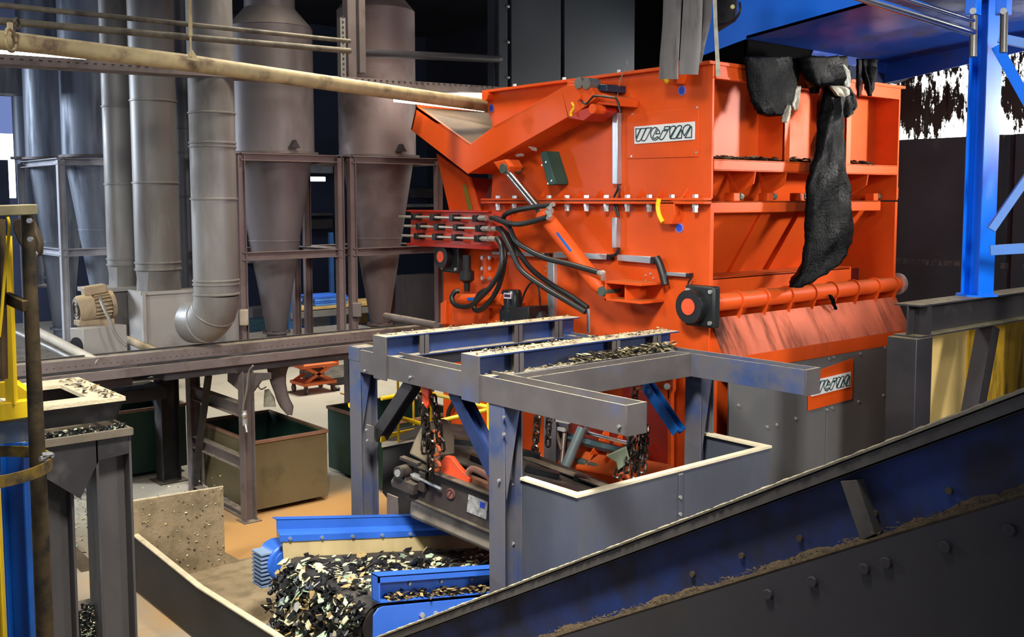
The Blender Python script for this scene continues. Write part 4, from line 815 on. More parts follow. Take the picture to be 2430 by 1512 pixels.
def g_spk():
    if random.random() < .5: return V(random.uniform(XC+.05, 4.3), yb3-.008, random.uniform(.1, 1.05)), None
    return PY(random.gauss(600, 60), random.gauss(1420, 40), yb3-.02), None
chips('chute_specks', g_spk, 330, 'small pale and dark chips stuck to the muddy back plate of the chute', (.005, .016), (5, 4, 0, 3))

IC = thing('inclined_conveyor', 'dark inclined conveyor casing rising towards the lower right corner, with a dusty cream top edge', 'conveyor', (3.6, 3.5, 0))
sA, sB = PX(900, 1512, XC), PX(2430, 927, XC)
dr = (sB-sA).normalized(); pn = V(0, -dr.z, dr.y); pn = pn if pn.z > 0 else -pn      # perpendicular in the side plane
s0 = sA-dr*.75; s1 = sB+dr*1.6
def I(t, k, x=XC): p = s0+(s1-s0)*t+pn*k; return V(x, p.y, p.z)
def ibox(b, t0, t1, k0, k1, x0, x1): b.hexa([I(t0, k0, x0), I(t1, k0, x0), I(t1, k0, x1), I(t0, k0, x1), I(t0, k1, x0), I(t1, k1, x0), I(t1, k1, x1), I(t0, k1, x1)])
# measured offsets below the top edge, perpendicular, at the side plane
def kk(px, py, X=XC): p = PX(px, py, X); return (V(XC, p.y, p.z)-s0).dot(pn)
kf = kk(1600, 1279); ks = kk(1600, 1423)
CREAM_E = mat('cream_dust_fibres', (222, 208, 172), .95, 0, .2, 12, dirt=(150, 130, 96), damt=.3, dscale=18, bump=.8, bscale=80)
INC = mat('grimy_grey_incline', (94, 88, 82), .7, .1, .2, 3, dirt=(70, 64, 64), damt=.4, dscale=6)
IBL = mat('grimy_dark_blue_panel', (30, 58, 124), .6, 0, .3, 1.6, dirt=(46, 42, 48), damt=.5, dscale=2.2, dust=(120, 100, 66), dustamt=.3)
IBK = mat('black_brown_casing', (54, 50, 53), .65, 0, .25, 1, dirt=(66, 58, 46), damt=.4, dscale=1.6)
b = MB(); ibox(b, 0, 1, kf, -.004, XC, XC+.012); ibox(b, 0, 1, -.012, 0, XC, XC+.06); ibox(b, 0, 1, kf, kf+.01, XC, XC+.05); b.build('top_flange', INC, IC, bevel=.002)
b = MB(); N_ = 420; pv = None
for i in range(N_+1):
    t = i/N_; h = .008+.0015*_s(i*.13)+.001*_s(i*.83+1)+random.random()*.0035; o_ = random.random()*.006
    q = [b.b.verts.new(v) for v in (I(t, -.004, XC-.004-o_), I(t, h*.5, XC-.007-o_), I(t, h, XC+.012), I(t, h*.8, XC+.035), I(t, -.002, XC+.055))]
    if pv:
        for j in range(4): b.b.faces.new([pv[j], q[j], q[j+1], pv[j+1]])
    pv = q
b.build('dust_ridge', CREAM_E, IC, kind=None)
b = MB(); ibox(b, 0, 1, ks-.05, kf+.02, XC+.05, XC+.06); b.build('side_panel', IBL, IC)
XL = XC-.05
ks2 = kk(1600, 1423, XL)
b = MB(); ibox(b, 0, 1, ks2-.012, ks2, XL, XC+.05); b.build('ledge', mat('dirt_ledge', (84, 70, 50), .9, 0, .3, 12, dirt=(50, 44, 40), damt=.4, dscale=14, bump=.5), IC, bevel=.003)
b = MB(); ibox(b, 0, 1, ks2-1.6, ks2-.012, XL, XL+.03); b.build('lower_casing', IBK, IC)
b = MB(); ibox(b, 0, 1, -1.7, -.1, 4.12, 4.15); ibox(b, 0, 1, -.6, -.55, XC+.06, 4.12); b.build('far_side_panel', IBK, IC)
pa, pb_ = PX(2005, 1142, XC+.03), PX(2060, 1280, XC-.02)
b = MB(); b.prism([PX(x, y, XC+.002) for x, y in ((1994, 1142), (2032, 1140), (2078, 1268), (2042, 1284))], (.05, 0, 0)); b.build('panel_stiffener', INC, IC, bevel=.002)
for x, y in ((1825, 1410), (1930, 1380), (2053, 1350), (2105, 1335), (2245, 1298), (2398, 1257)):
    p = PX(x, y, XL); b = MB(); b.cyl(p, p+V(-.014, 0, 0), .022, 8); b.build('bolt_head', IBK, IC, bevel=.003)
for x, y in ((1762, 1318), (1645, 1362), (1900, 1277), (2078, 1218), (2254, 1164)):
    p = PX(x, y, XC+.05); b = MB(); b.cyl(p, p+V(-.012, 0, 0), .013, 8); b.build('bolt_head', mat('dirty_bolt', (84, 70, 50), .8), IC)
a, c = I(0, ks2+.002), I(1, ks2+.002)
b = MB(); pv = None
for i in range(501):
    t = i/500; h = max(.003, .007+.006*_s(i*.11)+.004*_s(i*.37+2)+random.random()*.006)
    q = [b.b.verts.new(v) for v in (I(t, ks2-.004, XL-.002), I(t, ks2+.004, XL+.004), I(t, ks2+h*.5, XL+.04), I(t, ks2+h*1.6, XC+.049))]
    if pv:
        for j in range(3): b.b.faces.new([pv[j], q[j], q[j+1], pv[j+1]])
    pv = q
b.build('dirt_bank', mat('brown_dirt_bank', (98, 80, 54), .95, 0, .35, 20, dirt=(60, 50, 40), damt=.4, dscale=22, bump=.9, bscale=90), IC)
for k in range(1):
    crumbs('ledge_dirt', V(XL+.005, a.y, a.z), V(XL+.005, c.y, c.z), (.07, 0, .018), 1100, 'brown crumbs lying along the ledge of the inclined conveyor casing', 'debris', (CAKE, BRONZ, CAKE), (.002, .0055), .012)
# ================================================================ platform, rail and stand in front of the cyclones
YP = 11.08; ZP = 2.0
rx0, rx1 = 1.6, 8.3
RL = thing('channel_rail', 'long dusty steel channel rail running across in front of the cyclones', 'rail', (5, YP, ZP-.15))
b = MB(); b.box(rx0, rx1, YP, YP+.16, ZP+.02, ZP+.135); b.build('rail_top_channel', STEELM, RL, bevel=.004)
b = MB(); b.box(rx0, rx1, YP-.03, YP+.13, ZP-.11, ZP-.01); b.build('rail_lower_channel', STEELM, RL, bevel=.004)
b = MB(); b.box(rx0, rx1, YP-.005, YP+.0, ZP-.012, ZP+.022); b.box(rx0, rx1, YP+.17, YP+.2, ZP+.1, ZP+.15); b.build('rail_groove', BLACKST, RL)
b = MB()
for i in range(90):
    x = rx0+.05+i*.072; b.box(x, x+.014, YP-.002, YP+.001, ZP+.06, ZP+.068)
b.build('punched_slots', BLACKST, RL)
PL = thing('platform', 'dark steel deck on braced legs carrying the cyclones above the steel bins', 'platform', (6, 12.2, 0))
xpl = PY(392, 880, YP).x
b = MB(); b.box(xpl, 8.2, YP+.02, YP+2.6, ZP-.2, ZP-.11); b.build('deck', BLACKST, PL)
b = MB(); b.box(.8, 8.2, YP+.2, YP+.32, ZP-.11, ZP+.02); b.build('deck_beam', BLACKST, PL)
b = MB(); b.box(.6, xpl+.2, YP+.4, YP+3.4, ZP-.14, ZP-.1); b.build('rear_deck', BLACKST, PL)
def leg(x, y, w=.14, m=STEELM):
    b = MB(); b.hbeam((x, y, 0), (x, y, ZP-.2), (1, 0, 0), w, w, .012, .012); q = b.build('leg', m, PL, bevel=.002)
    b = MB(); b.box(x-w*.8, x+w*.8, y-w*.8, y+w*.8, 0, .012); b.build('foot_plate', m, PL)
leg(5.24, YP+.06); leg(5.24, 12.7); leg(5.2, 13.5, .25, BLACKST); leg(8.0, 13.4, .14); leg(8.0, YP+.3, .14)
for (a, c, w_) in (((510, 935), (568, 985), .16), ((505, 1058), (575, 1105), .15), ((532, 1190), (590, 1228), .08)):
    p, q = PX(*a, 5.24), PX(*c, 5.24); z = (p.z+q.z)/2; b = MB(); b.hbeam((5.24, 12.65, z), (5.24, YP+.12, z), (0, 0, 1), w_, .1, .01, .01); b.build('cross_bar', STEELM, PL)
b = MB(); b.bar(PX(495, 890, 5.1), PZ(458, 1168, 0), .07, .07); b.build('diagonal_strut', BLACKST, PL)
b = MB(); b.prism([PX(540, 885, 5.2), PX(540, 905, 5.2), PX(570, 930, 5.2), PX(572, 885, 5.2)], (.02, 0, 0)); b.build('knee_plate', STEELM, PL); b = MB(); b.prism([PX(600, 885, 5.2), PX(600, 930, 5.2), PX(618, 905, 5.2), PX(640, 900, 5.2), PX(640, 885, 5.2)], (.02, 0, 0)); b.build('knee_plate', STEELM, PL)
p0 = [(600, 868), (590, 885), (585, 930), (578, 960), (577, 985), (580, 1005)]
b = MB(); b.tube(smoothpath([PX(*q, 5.1) for q in p0], 5), .012, 8); b.build('air_hose', mat('grey_air_hose', (120, 116, 112), .4), label='grey hose dangling down the front leg of the platform', cat='hose')
b = MB(); b.cyl(PX(580, 975, 5.08), PX(582, 1010, 5.08), .03, 10); b.sph(PX(580, 985, 5.06), .035, 8); b.cyl(PX(583, 1008, 5.06), PX(586, 1026, 5.06), .014, 8); b.build('air_valve', ZINC, label='small steel valve at the end of the grey hose on the platform leg', cat='valve', bevel=.002)

def bin_(x0, x1, y0, y1, h, m, lbl, name='steel_bin', z0=.07, rim=RIM):
    t = thing(name, lbl, 'bin', ((x0+x1)/2, (y0+y1)/2, 0), None)
    k = .02; b = MB()
    b.box(x0, x1, y0, y0+k, z0, h); b.box(x0, x1, y1-k, y1, z0, h); b.box(x0, x0+k, y0+k, y1-k, z0, h); b.box(x1-k, x1, y0+k, y1-k, z0, h); b.box(x0+k, x1-k, y0+k, y1-k, z0, z0+k)
    b.build('shell', m, t)
    b = MB(); r = .035
    b.box(x0-r/2, x1+r/2, y0-r/2, y0+r/2, h-.03, h+.012); b.box(x0-r/2, x1+r/2, y1-r/2, y1+r/2, h-.03, h+.012); b.box(x0-r/2, x0+r/2, y0+r/2, y1-r/2, h-.03, h+.012); b.box(x1-r/2, x1+r/2, y0+r/2, y1-r/2, h-.03, h+.012); b.build('rim', rim, t, bevel=.004)
    for yy in (y0+.15, y1-.25):
        b = MB(); b.box(x0+.1, x1-.1, yy, yy+.1, 0, z0); b.build('skid', BLACKST, t)
    return t
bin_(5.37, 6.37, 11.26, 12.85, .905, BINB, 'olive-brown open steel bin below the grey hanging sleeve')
bin_(7.07, 8.3, 11.0, 12.46, .93, BING, 'dark green open bin partly hidden behind the left blue frame post')
bin_(4.55, 5.6, 13.85, 15.2, .95, BING, 'dark green bin in the shade at the far left, behind the black column')
# blue-green liner: the olive bin is dark green inside
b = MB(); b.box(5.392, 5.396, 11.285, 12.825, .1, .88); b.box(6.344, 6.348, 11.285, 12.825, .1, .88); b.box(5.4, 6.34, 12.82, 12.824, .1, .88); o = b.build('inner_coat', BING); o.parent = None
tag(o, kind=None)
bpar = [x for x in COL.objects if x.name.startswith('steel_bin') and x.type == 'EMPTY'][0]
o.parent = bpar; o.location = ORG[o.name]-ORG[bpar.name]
# hanging filter sleeve
SV = thing('filter_sleeve', 'grey dusty cloth sleeve hanging from the cyclone outlet into the olive-brown bin', 'sleeve', tuple(PD(660, 980, 12.6)))
rows = [(868, 632, 686), (890, 636, 679), (910, 642, 679), (930, 650, 682), (948, 656, 688), (965, 664, 697), (984, 680, 694)]
def cloth(rows, D, name, m, par, depth=.14, n=14, wr=.02, seed=1, **kw):
    rnd = random.Random(seed); b = MB(); rings = []
    R2 = []
    for (y0, l0, r0), (y1, l1, r1) in zip(rows, rows[1:]):
        st = max(1, int((y1-y0)/11))
        for k in range(st): t = k/st; R2.append((y0+(y1-y0)*t, l0+(l1-l0)*t, r0+(r1-r0)*t))
    R2.append(rows[-1]); ph = [rnd.random()*6.28 for _ in range(n)]
    for i, (y, l, r) in enumerate(R2):
        a, c = PD(l, y, D), PD(r, y, D); mid = (a+c)/2; hw = (c-a)/2; ring = []
        for k in range(n):
            t = 2*math.pi*k/n; w_ = 1+wr*4*_s(ph[k]+i*.5+rnd.uniform(-.6, .6))
            ring.append(b.b.verts.new(mid+hw*_c(t)*(1+rnd.uniform(-.03, .03))+V(FWD.x, FWD.y, 0)*_s(t)*min(depth, hw.length*.9)*w_*.7+V(0, 0, rnd.uniform(-wr, wr)*.4)))
        rings.append(ring)
    for A, B in zip(rings, rings[1:]):
        for k in range(n): b.b.faces.new([A[k], A[(k+1) % n], B[(k+1) % n], B[k]])
    b.b.faces.new(rings[0]); b.b.faces.new(rings[-1])
    return b.build(name, m, par, **kw)
cloth(rows, 12.6, 'sleeve_cloth', CLOTH, SV)
cloth([(925, 628, 640), (945, 626, 652), (965, 625, 655)], 12.75, 'pale_flap', FILMG, SV, depth=.03)
b = MB(); b.tube(smoothpath([PD(614, 892, 12.5), PD(613, 915, 12.5), PD(620, 924, 12.5), PD(632, 918, 12.5)], 5), .008, 6); b.build('draw_cord', RUB, SV)

# ================================================================ cyclones
DCY = mat('cyclone_steel', (118, 110, 112), .5, .3, .2, 1, stretch=(1, 1, .3), dirt=(92, 82, 84), damt=.42, dscale=1.3, dstretch=(1, 1, .4), dust=(200, 190, 170), dustamt=.4)
def cyclone(lbl, cx_, cy_, R, zc0, zcyl, ztop, m, rb=.13, stub=True, zb=ZP):
    t = thing('dust_cyclone', lbl, 'cyclone', (cx_, cy_, zb))
    b = MB(); b.lathe((cx_, cy_, 0), [(R, zcyl), (R, ztop)], 40); b.lathe((cx_, cy_, 0), [(R*1.01, ztop), (R*.6, ztop+.25), (R*.5, 9.8)], 40); b.build('cylinder', m, t)
    b = MB(); b.lathe((cx_, cy_, 0), [(R+.05, zcyl-.02), (R+.05, zcyl+.015), (R, zcyl+.015)], 40); b.build('ring_flange', STEELM, t)
    b = MB(); zs = zcyl-(zcyl-zc0)*.48; rs = R*.95+(rb-R*.95)*.48
    b.lathe((cx_, cy_, 0), [(R*.95, zcyl), (rs, zs)], 40); b.lathe((cx_, cy_, 0), [(rs+.006, zs), (rs+.006, zs-.02), (rs, zs-.02), (rb, zc0)], 40); b.build('cone', m, t)
    b = MB(); b.lathe((cx_, cy_, 0), [(rb+.05, zc0), (rb+.05, zc0-.03), (rb, zc0-.03), (rb, zc0-.12), (rb+.06, zc0-.14), (rb+.06, zc0-.17)], 24); b.build('outlet_collar', m, t)
    if stub:
        b = MB(); p = V(cx_, cy_-R, zcyl+.05); b.prism([p+V(-.06, -.0, 0), p+V(.06, 0, 0), p+V(.0, 0, .1)], (0, -.1, 0)); b.build('bracket_tab', BLACKST, t)
        b = MB(); b.cyl((cx_, cy_-rb-.08, zc0-.22), (cx_+.02, cy_-rb+.05, zc0-.22), .1, 18); b.box(cx_-.14, cx_+.14, cy_-rb-.02, cy_+.1, zc0-.35, zc0-.12); b.build('rotary_valve', mat('pale_valve', (170, 158, 142), .6, 0, .15, 6), t, bevel=.01)
    return t
def rack(lbl, x0, x1, y0, y1, zt, zm, zb, m=STEELM, w=.09, sides=(1, 1)):
    t = thing('cyclone_stand', lbl, 'steel stand', ((x0+x1)/2, (y0+y1)/2, zb))
    for x in (x0, x1):
        for y in (y0, y1):
            b = MB(); b.hbeam((x, y, zb), (x, y, zt-.03), (1, 0, 0), w, w, .008, .008); b.build('leg', m, t)
    for z, h in ((zt, .09), (zm, .1)):
        for y in (y0, y1): b = MB(); b.channel((x0, y, z-h/2), (x1, y, z-h/2), (0, 0, 1), h, w, (0, 1, 0), .01); b.build('cross_rail', m, t)
        for x in (x0, x1): b = MB(); b.channel((x, y0, z-h/2), (x, y1, z-h/2), (0, 0, 1), h, w, (1, 0, 0), .01); b.build('cross_rail', m, t)
    return t
YF = 11.55
xa0, xa1 = PY(572, 500, YF).x, PY(806, 500, YF).x; xb0, xb1 = PY(835, 500, YF).x, PY(1040, 500, YF).x
ztA = PY(690, 366, YF).z; zmA = PY(690, 595, YF).z
RK = mat('pinkish_grey_stand', (128, 110, 108), .5, .15, .2, 2, dust=(226, 214, 196), dustamt=.6)
rack('grey steel stand around the middle cyclone, its right leg beside the gap', xa0, xa1, YF, YF+1.2, ztA, zmA, ZP-.11, RK)
rack('grey steel stand around the cyclone next to the orange flap', xb0, xb1, YF, YF+1.2, ztA, zmA, ZP-.11, RK)
ycy = YF+.62
ca = PY(650, 500, ycy); cb = PY(905, 500, ycy)
zb_a = PY(650, 785, ycy).z
cyclone('large grey cyclone standing between the elbow duct and the gap', ca.x, ycy, .53, zb_a, ztA+.03, PY(650, 70, ycy).z, DCY)
cyclone('grey cyclone whose cone narrows beside the orange shredder', cb.x-.05, ycy, .53, PY(905, 765, ycy).z, ztA+.03, PY(905, 30, ycy).z, mat('warm_cyclone_steel', (132, 114, 112), .5, .25, .15, 1.2, dirt=(100, 86, 84), damt=.4, dscale=1.5))
# left stand with two cyclones
cor = PZ(137, 374, ztA)
x0, y0 = cor.x+.04, cor.y+.04
RB = mat('bluish_pale_stand', (184, 186, 194), .45, .2, .2, 2)
rack('pale bluish stand around the cyclones at the far left', x0, x0+1.25, y0, y0+1.9, ztA, PX(150, 592, cor.x).z, ZP-.1, RB)
cyclone('bluish cyclone at the left behind the two tall round ducts', x0+.72, y0+.6, .5, PX(230, 720, x0+.7).z, ztA+.05, 7.6, GALVB, rb=.16, stub=False)
cyclone('narrow bluish cyclone behind the pale left stand', x0+.45, y0+1.7, .42, PX(200, 760, x0+.7).z-.1, ztA+.05, 7.5, GALVB, rb=.14, stub=False)
# far-left small cyclone and a beam
p = PD(70, 300, 16)
cyclone('small pale cyclone at the left edge in front of the bright window', p.x, p.y, .24, 2.6, PD(70, 375, 16).z, PD(70, 232, 16).z, GALVB, rb=.12, stub=False, zb=2.0)
# round ducts
def duct(lbl, pts, D, seams, m, name='round_duct', n=36, thick=1):
    t = thing(name, lbl, 'duct', tuple(PD((pts[-1][1]+pts[-1][2])/2, pts[-1][0], D)))
    (ya, la, ra), (yb2_, lb_, rb_) = pts[0], pts[-1]
    a, c = PD((la+ra)/2, ya, D), PD((lb_+rb_)/2, yb2_, D); x, y = (a.x+c.x)/2, (a.y+c.y)/2
    r = (ra-la+rb_-lb_)/4/F*D
    prof = [(r, PD(0, ya, D).z if ya > 0 else 9.9), (r, PD((lb_+rb_)/2, yb2_, D).z)]
    b = MB(); b.lathe((x, y, 0), list(reversed(prof)), n); b.build('duct_pipe', m, t)
    for s_ in seams:
        z = PD((la+ra)/2, s_, D).z; b = MB(); b.lathe((x, y, z), [(r, -.012), (r+.012, -.008), (r+.012, .008), (r, .012)], n); b.build('seam_ring', m, t)
    return t, x, y, r, prof[1][1]
d1, x1_, y1_, r1, zb1 = duct('bluish round duct, left one of the pair above the fans', [(0, 236, 318), (630, 256, 329)], 12.6, (255, 437, 615, 629), GALV)
d2, x2_, y2_, r2, zb2 = duct('wider round duct, right one of the pair above the fans', [(0, 303, 408), (638, 324, 427)], 12.3, (241, 434, 624, 640), GALV)
d3 = duct('dark narrow duct mostly hidden behind the elbow duct', [(0, 408, 455), (690, 420, 462)], 13.6, (305, 362, 466), mat('dark_duct', (78, 78, 86), .5, .3, .2, 1.5))
def trans(par, x, y, r, z0, z1, w, d, m):
    b = MB(); n = 32; A = []; B = []
    for k in range(n):
        a = 2*math.pi*k/n; ca, sa = _c(a), _s(a); A.append(b.b.verts.new((x+r*ca, y+r*sa, z0)))
        q = max(abs(ca), abs(sa)); B.append(b.b.verts.new((x+w/2*ca/q, y+d/2*sa/q, z1)))
    for k in range(n): b.b.faces.new([A[k], A[(k+1) % n], B[(k+1) % n], B[k]])
    b.build('transition_piece', m, par)
trans(d1[0] if isinstance(d1, tuple) else d1, x1_, y1_, r1, zb1, PD(290, 684, 12.6).z, .3, .3, GALV)
trans(d2, x2_, y2_, r2, zb2, PD(380, 694, 12.3).z, .42, .36, GALV)
# elbow duct
D4 = 11.3
d4, x4, y4, r4, zb4 = duct('near round duct ending in a downward elbow, in front of the fan casing', [(0, 448, 553), (700, 455, 562)], D4, (270, 340, 349, 472, 667, 676, 700), GALV, n=40)
b = MB(); path = []; 
e0_ = V(x4, y4, zb4); dirL = (PD(440, 740, D4)-PD(540, 740, D4)).normalized(); dirL = (dirL.normalized()*.75+V(FWD.x, FWD.y, 0)*.65); dirL.z = 0; dirL.normalize(); Rb = .34
for k in range(9):
    a = math.radians(k*11.5); path.append(e0_+dirL*(Rb*(1-_c(a)))+V(0, 0, -Rb*_s(a)))
path.append(path[-1]+(path[-1]-path[-2]).normalized()*.12)
b.tube(path, r4, 36, cap=False); b.build('elbow', GALV, d4)
for k in (3, 6):
    t = (path[k+1]-path[k]).normalized(); b = MB(); b.torus(path[k], t, r4+.003, .009, 36, 6); b.build('elbow_seam', GALV, d4)
# fan casings with a motor
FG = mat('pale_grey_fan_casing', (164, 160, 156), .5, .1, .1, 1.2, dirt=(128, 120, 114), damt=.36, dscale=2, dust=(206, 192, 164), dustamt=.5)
fa = thing('fan_casing', 'large pale grey fan casing plate beside the elbow duct', 'fan casing', tuple(V(x2_, y2_, ZP)))
DFc = 12.2
b = MB(); q = [PD(337, 700, DFc), PD(560, 694, DFc), PD(560, 850, DFc), PD(337, 850, DFc)]
b.box(x2_-.26, x2_+1.0, y2_-.2, y2_+.22, ZP-.1, PD(380, 694, 12.3).z); b.build('casing', FG, fa, bevel=.006)
b = MB(); z_ = PD(380, 694, 12.3).z; b.box(x2_-.29, x2_-.25, y2_-.24, y2_+.25, ZP-.1, z_+.02); b.box(x2_-.29, x2_+1.0, y2_-.22, y2_-.2, z_-.02, z_+.02); b.build('casing_flange', FG, fa)
fb = thing('fan_casing', 'narrow grey fan casing below the left tall duct, beside the electric motor', 'fan casing', (x1_, y1_, ZP))
z_ = PD(290, 684, 12.6).z
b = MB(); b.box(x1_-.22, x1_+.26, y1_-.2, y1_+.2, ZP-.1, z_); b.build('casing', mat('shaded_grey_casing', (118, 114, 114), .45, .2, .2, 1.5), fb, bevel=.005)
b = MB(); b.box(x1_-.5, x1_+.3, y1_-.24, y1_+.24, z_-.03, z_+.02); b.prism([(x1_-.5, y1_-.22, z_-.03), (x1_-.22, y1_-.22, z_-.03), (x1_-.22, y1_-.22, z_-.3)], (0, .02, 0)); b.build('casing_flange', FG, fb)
b = MB(); b.box(x1_-.26, x1_-.22, y1_-.15, y1_+.15, ZP+.3, z_-.3); b.build('bearing_plate', MOTOR, fb)
mo = thing('electric_motor', 'dusty brown electric motor with cooling fins and a top terminal box', 'motor', (2.9, 11.9, 2.3))
DM_ = 11.8
m0, m1 = PD(182, 736, DM_), PD(262, 722, DM_+.25); mm = (m0+m1)/2
b = MB(); b.tube([m0, m0.lerp(m1, .08), m0.lerp(m1, .42)], .15, 24, rr=[.14, .162, .165]); b.build('fan_cowl', MOTOR, mo)
b = MB(); b.cyl(m0.lerp(m1, .42), m0.lerp(m1, .95), .135, 24); b.build('motor_body', MOTOR, mo)
b = MB(); dm = (m1-m0).normalized()
for k in range(22):
    a = 2*math.pi*k/22; o_ = V(0, 0, 1)*_c(a)+dm.cross(V(0, 0, 1)).normalized()*_s(a)
    b.bar(m0.lerp(m1, .44)+o_*.15, m0.lerp(m1, .93)+o_*.15, .01, .04, o_)
b.build('cooling_fins', MOTOR, mo)
b = MB(); b.cyl(m0.lerp(m1, .93), m0.lerp(m1, 1.05), .17, 24); b.build('end_shield', MOTOR, mo)
b = MB(); c = m0.lerp(m1, .5)+V(0, 0, .2); b.bar(c-dm*.12, c+dm*.14, .15, .11); b.build('terminal_box', MOTOR, mo, bevel=.02)
b = MB(); c = m0-dm*.004; b.torus(c, dm, .06, .008, 20, 6); b.torus(c, dm, .1, .008, 24, 6); b.build('cowl_grille', BLACKST, mo)
b = MB(); zt_ = m0.z-.16; b.box(mm.x-.2, mm.x+.2, mm.y-.1, mm.y+.1, zt_-.02, zt_+.04); b.build('motor_foot', MOTOR, mo, bevel=.005)
pd = thing('motor_pedestal', 'pale boxed steel pedestal with a round hole carrying the dusty electric motor', 'pedestal', (mm.x, mm.y, ZP-.08))
q0, q1, q2 = PD(165, 762, 11.6), PD(196, 768, 11.5), PD(300, 758, 11.9)
b = MB(); b.hexa([V(p.x, p.y, ZP-.06) for p in (q0, q1, q2, q0+q2-q1)]+[V(p.x, p.y, zt_-.02) for p in (q0, q1, q2, q0+q2-q1)]); b.build('pedestal_box', FG, pd, bevel=.006)
hc = (q0+q1)/2; hn = V(-(q1-q0).y, (q1-q0).x, 0).normalized(); hn = hn if hn.dot(hc-CAM) < 0 else -hn
hc = V(hc.x, hc.y, (ZP-.06+zt_)/2); b = MB(); b.cyl(hc-hn*.01, hc+hn*.012, .1, 20); b.build('round_hole', mat('hole_black', (12, 12, 14), .9), pd)
b = MB(); b.tube(smoothpath([PD(*q) for q in ((236, 706, 11.84), (246, 730, 11.6), (262, 765, 11.5), (275, 795, 11.5), (300, 822, 11.5))], 5), .018, 8); b.build('power_cable', mat('dusty_grey_cable', (130, 126, 120), .6), label='dusty grey cable sagging from the motor terminal box', cat='cable')
# base table with dust pile
tb = [PD(150, 800, 11.5), PD(222, 832, 10.95), PD(312, 822, 11.3), PD(262, 796, 11.9)]
b = MB(); b.hexa([V(p.x, p.y, ZP-.24) for p in tb]+[V(p.x, p.y, ZP-.1+.01) for p in tb]); b.build('black_base_plate', BLACKST, bevel=.004, label='flat black base plate below the motor pedestal', cat='base plate')
def g_pile(): 
    p = PD(random.gauss(262, 22), random.gauss(812, 4), 11.35); return V(p.x, p.y, ZP-.06+random.random()*.04), None
chips('dust_pile', g_pile, 300, 'pale heap of shavings on the black base plate in front of the pedestal', (.006, .014), (1, 7, 2, 2))
def P3(name, pts, r, m, lbl, cat='pipe', D=None):
    b = MB(); b.tube([PD(x, y, d) for x, y, d in pts], r, 12); return b.build(name, m, label=lbl, cat=cat)
P3('floor_pipe', [(75, 780, 11.6), (125, 805, 11.3), (235, 862, 10.9)], .05, mat('pale_dusty_pipe', (186, 180, 166), .7, 0, .15, 4), 'pale dusty pipe lying behind the rail at the left, below the pedestal')
P3('floor_pipe', [(40, 790, 11.8), (120, 826, 11.4), (190, 862, 11)], .03, GALV, 'thin galvanised pipe beside the pale dusty pipe at the left')
P3('floor_pipe', [(300, 805, 12.2), (335, 820, 12.0), (380, 838, 11.75)], .045, MOTOR, 'short tan pipe between the two fan casings')
P3('coupling_pipe', [(915, 750, 13.2), (960, 758, 12.8), (1035, 772, 12.2)], .045, STEELM, 'brown steel pipe running from the right cyclone outlet towards the shredder')
# control boxes on stand legs
def cbox3(x0, x1, y0, y1, D, m, lbl, name='control_box', cat='control box'):
    a, c = PD(x0, y1, D), PD(x1, y0, D); b = MB(); mid = (a+c)/2; w_ = (c-a).length; hh = abs(c.z-a.z); ww = math.hypot(c.x-a.x, c.y-a.y)
    b.bar(V(a.x, a.y, mid.z), V(c.x, c.y, mid.z), .12, hh); return b.build(name, m, bevel=.012, label=lbl, cat=cat)
cbox3(569, 589, 734, 772, (PY(579, 750, YF-.09)-CAM).dot(FWD), mat('pale_switch_box', (176, 164, 146), .6), 'pale switch box on the left leg of the middle stand')
cbox3(836, 858, 718, 752, (PY(846, 735, YF-.09)-CAM).dot(FWD), STEELM, 'brown switch box on the left leg of the right stand')
# overhead pipes
P3('overhead_pipe', [(-80, 84, 8.3), (450, 150, 9.4), (1200, 257, 13.0)], .078, PIPEC, 'thick cream dusty overhead pipe, lowest of the three')
P3('overhead_pipe', [(-60, 45, 8.4), (400, 84, 9.6), (830, 121, 11.5)], .032, PIPED, 'dark overhead pipe, middle one of the three')
P3('overhead_pipe', [(-60, 6, 8.6), (400, 53, 9.6), (830, 98, 11.5)], .024, PIPED, 'thin overhead pipe, topmost of the three')
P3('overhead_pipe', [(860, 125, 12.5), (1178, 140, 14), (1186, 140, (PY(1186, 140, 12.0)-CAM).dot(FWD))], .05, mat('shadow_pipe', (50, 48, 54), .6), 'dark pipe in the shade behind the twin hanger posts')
b = MB(); p = PD(25, 95, 8.35); b.torus(p, RT, .09, .016, 20, 8); b.box(p.x-.02, p.x+.02, p.y-.02, p.y+.02, p.z+.08, p.z+.14); b.build('pipe_clamp', PIPEC, label='clamp around the thick cream overhead pipe at the left edge', cat='clamp', bevel=.003)
b = MB(); p = PD(40, 56, 8.5); b.torus(p, RT, .042, .012, 16, 8); b.build('pipe_clamp', PIPED, label='dark clamp around the middle overhead pipe near the left edge', cat='clamp')
b = MB(); a, c = PD(453, 135, 9.2), PD(449, -60, 9.2); b.cyl(c, a.lerp(c, .25), .02, 8); b.cyl(a.lerp(c, .25), a, .01, 8); b.prism([a+V(-.03, .03, -.02), a+V(.06, -.05, -.04), a+V(0, 0, .08)], (.01, .01, 0)); b.build('hanger_rod', PIPEC, label='thin cream hanger rod holding the thick overhead pipe', cat='rod')
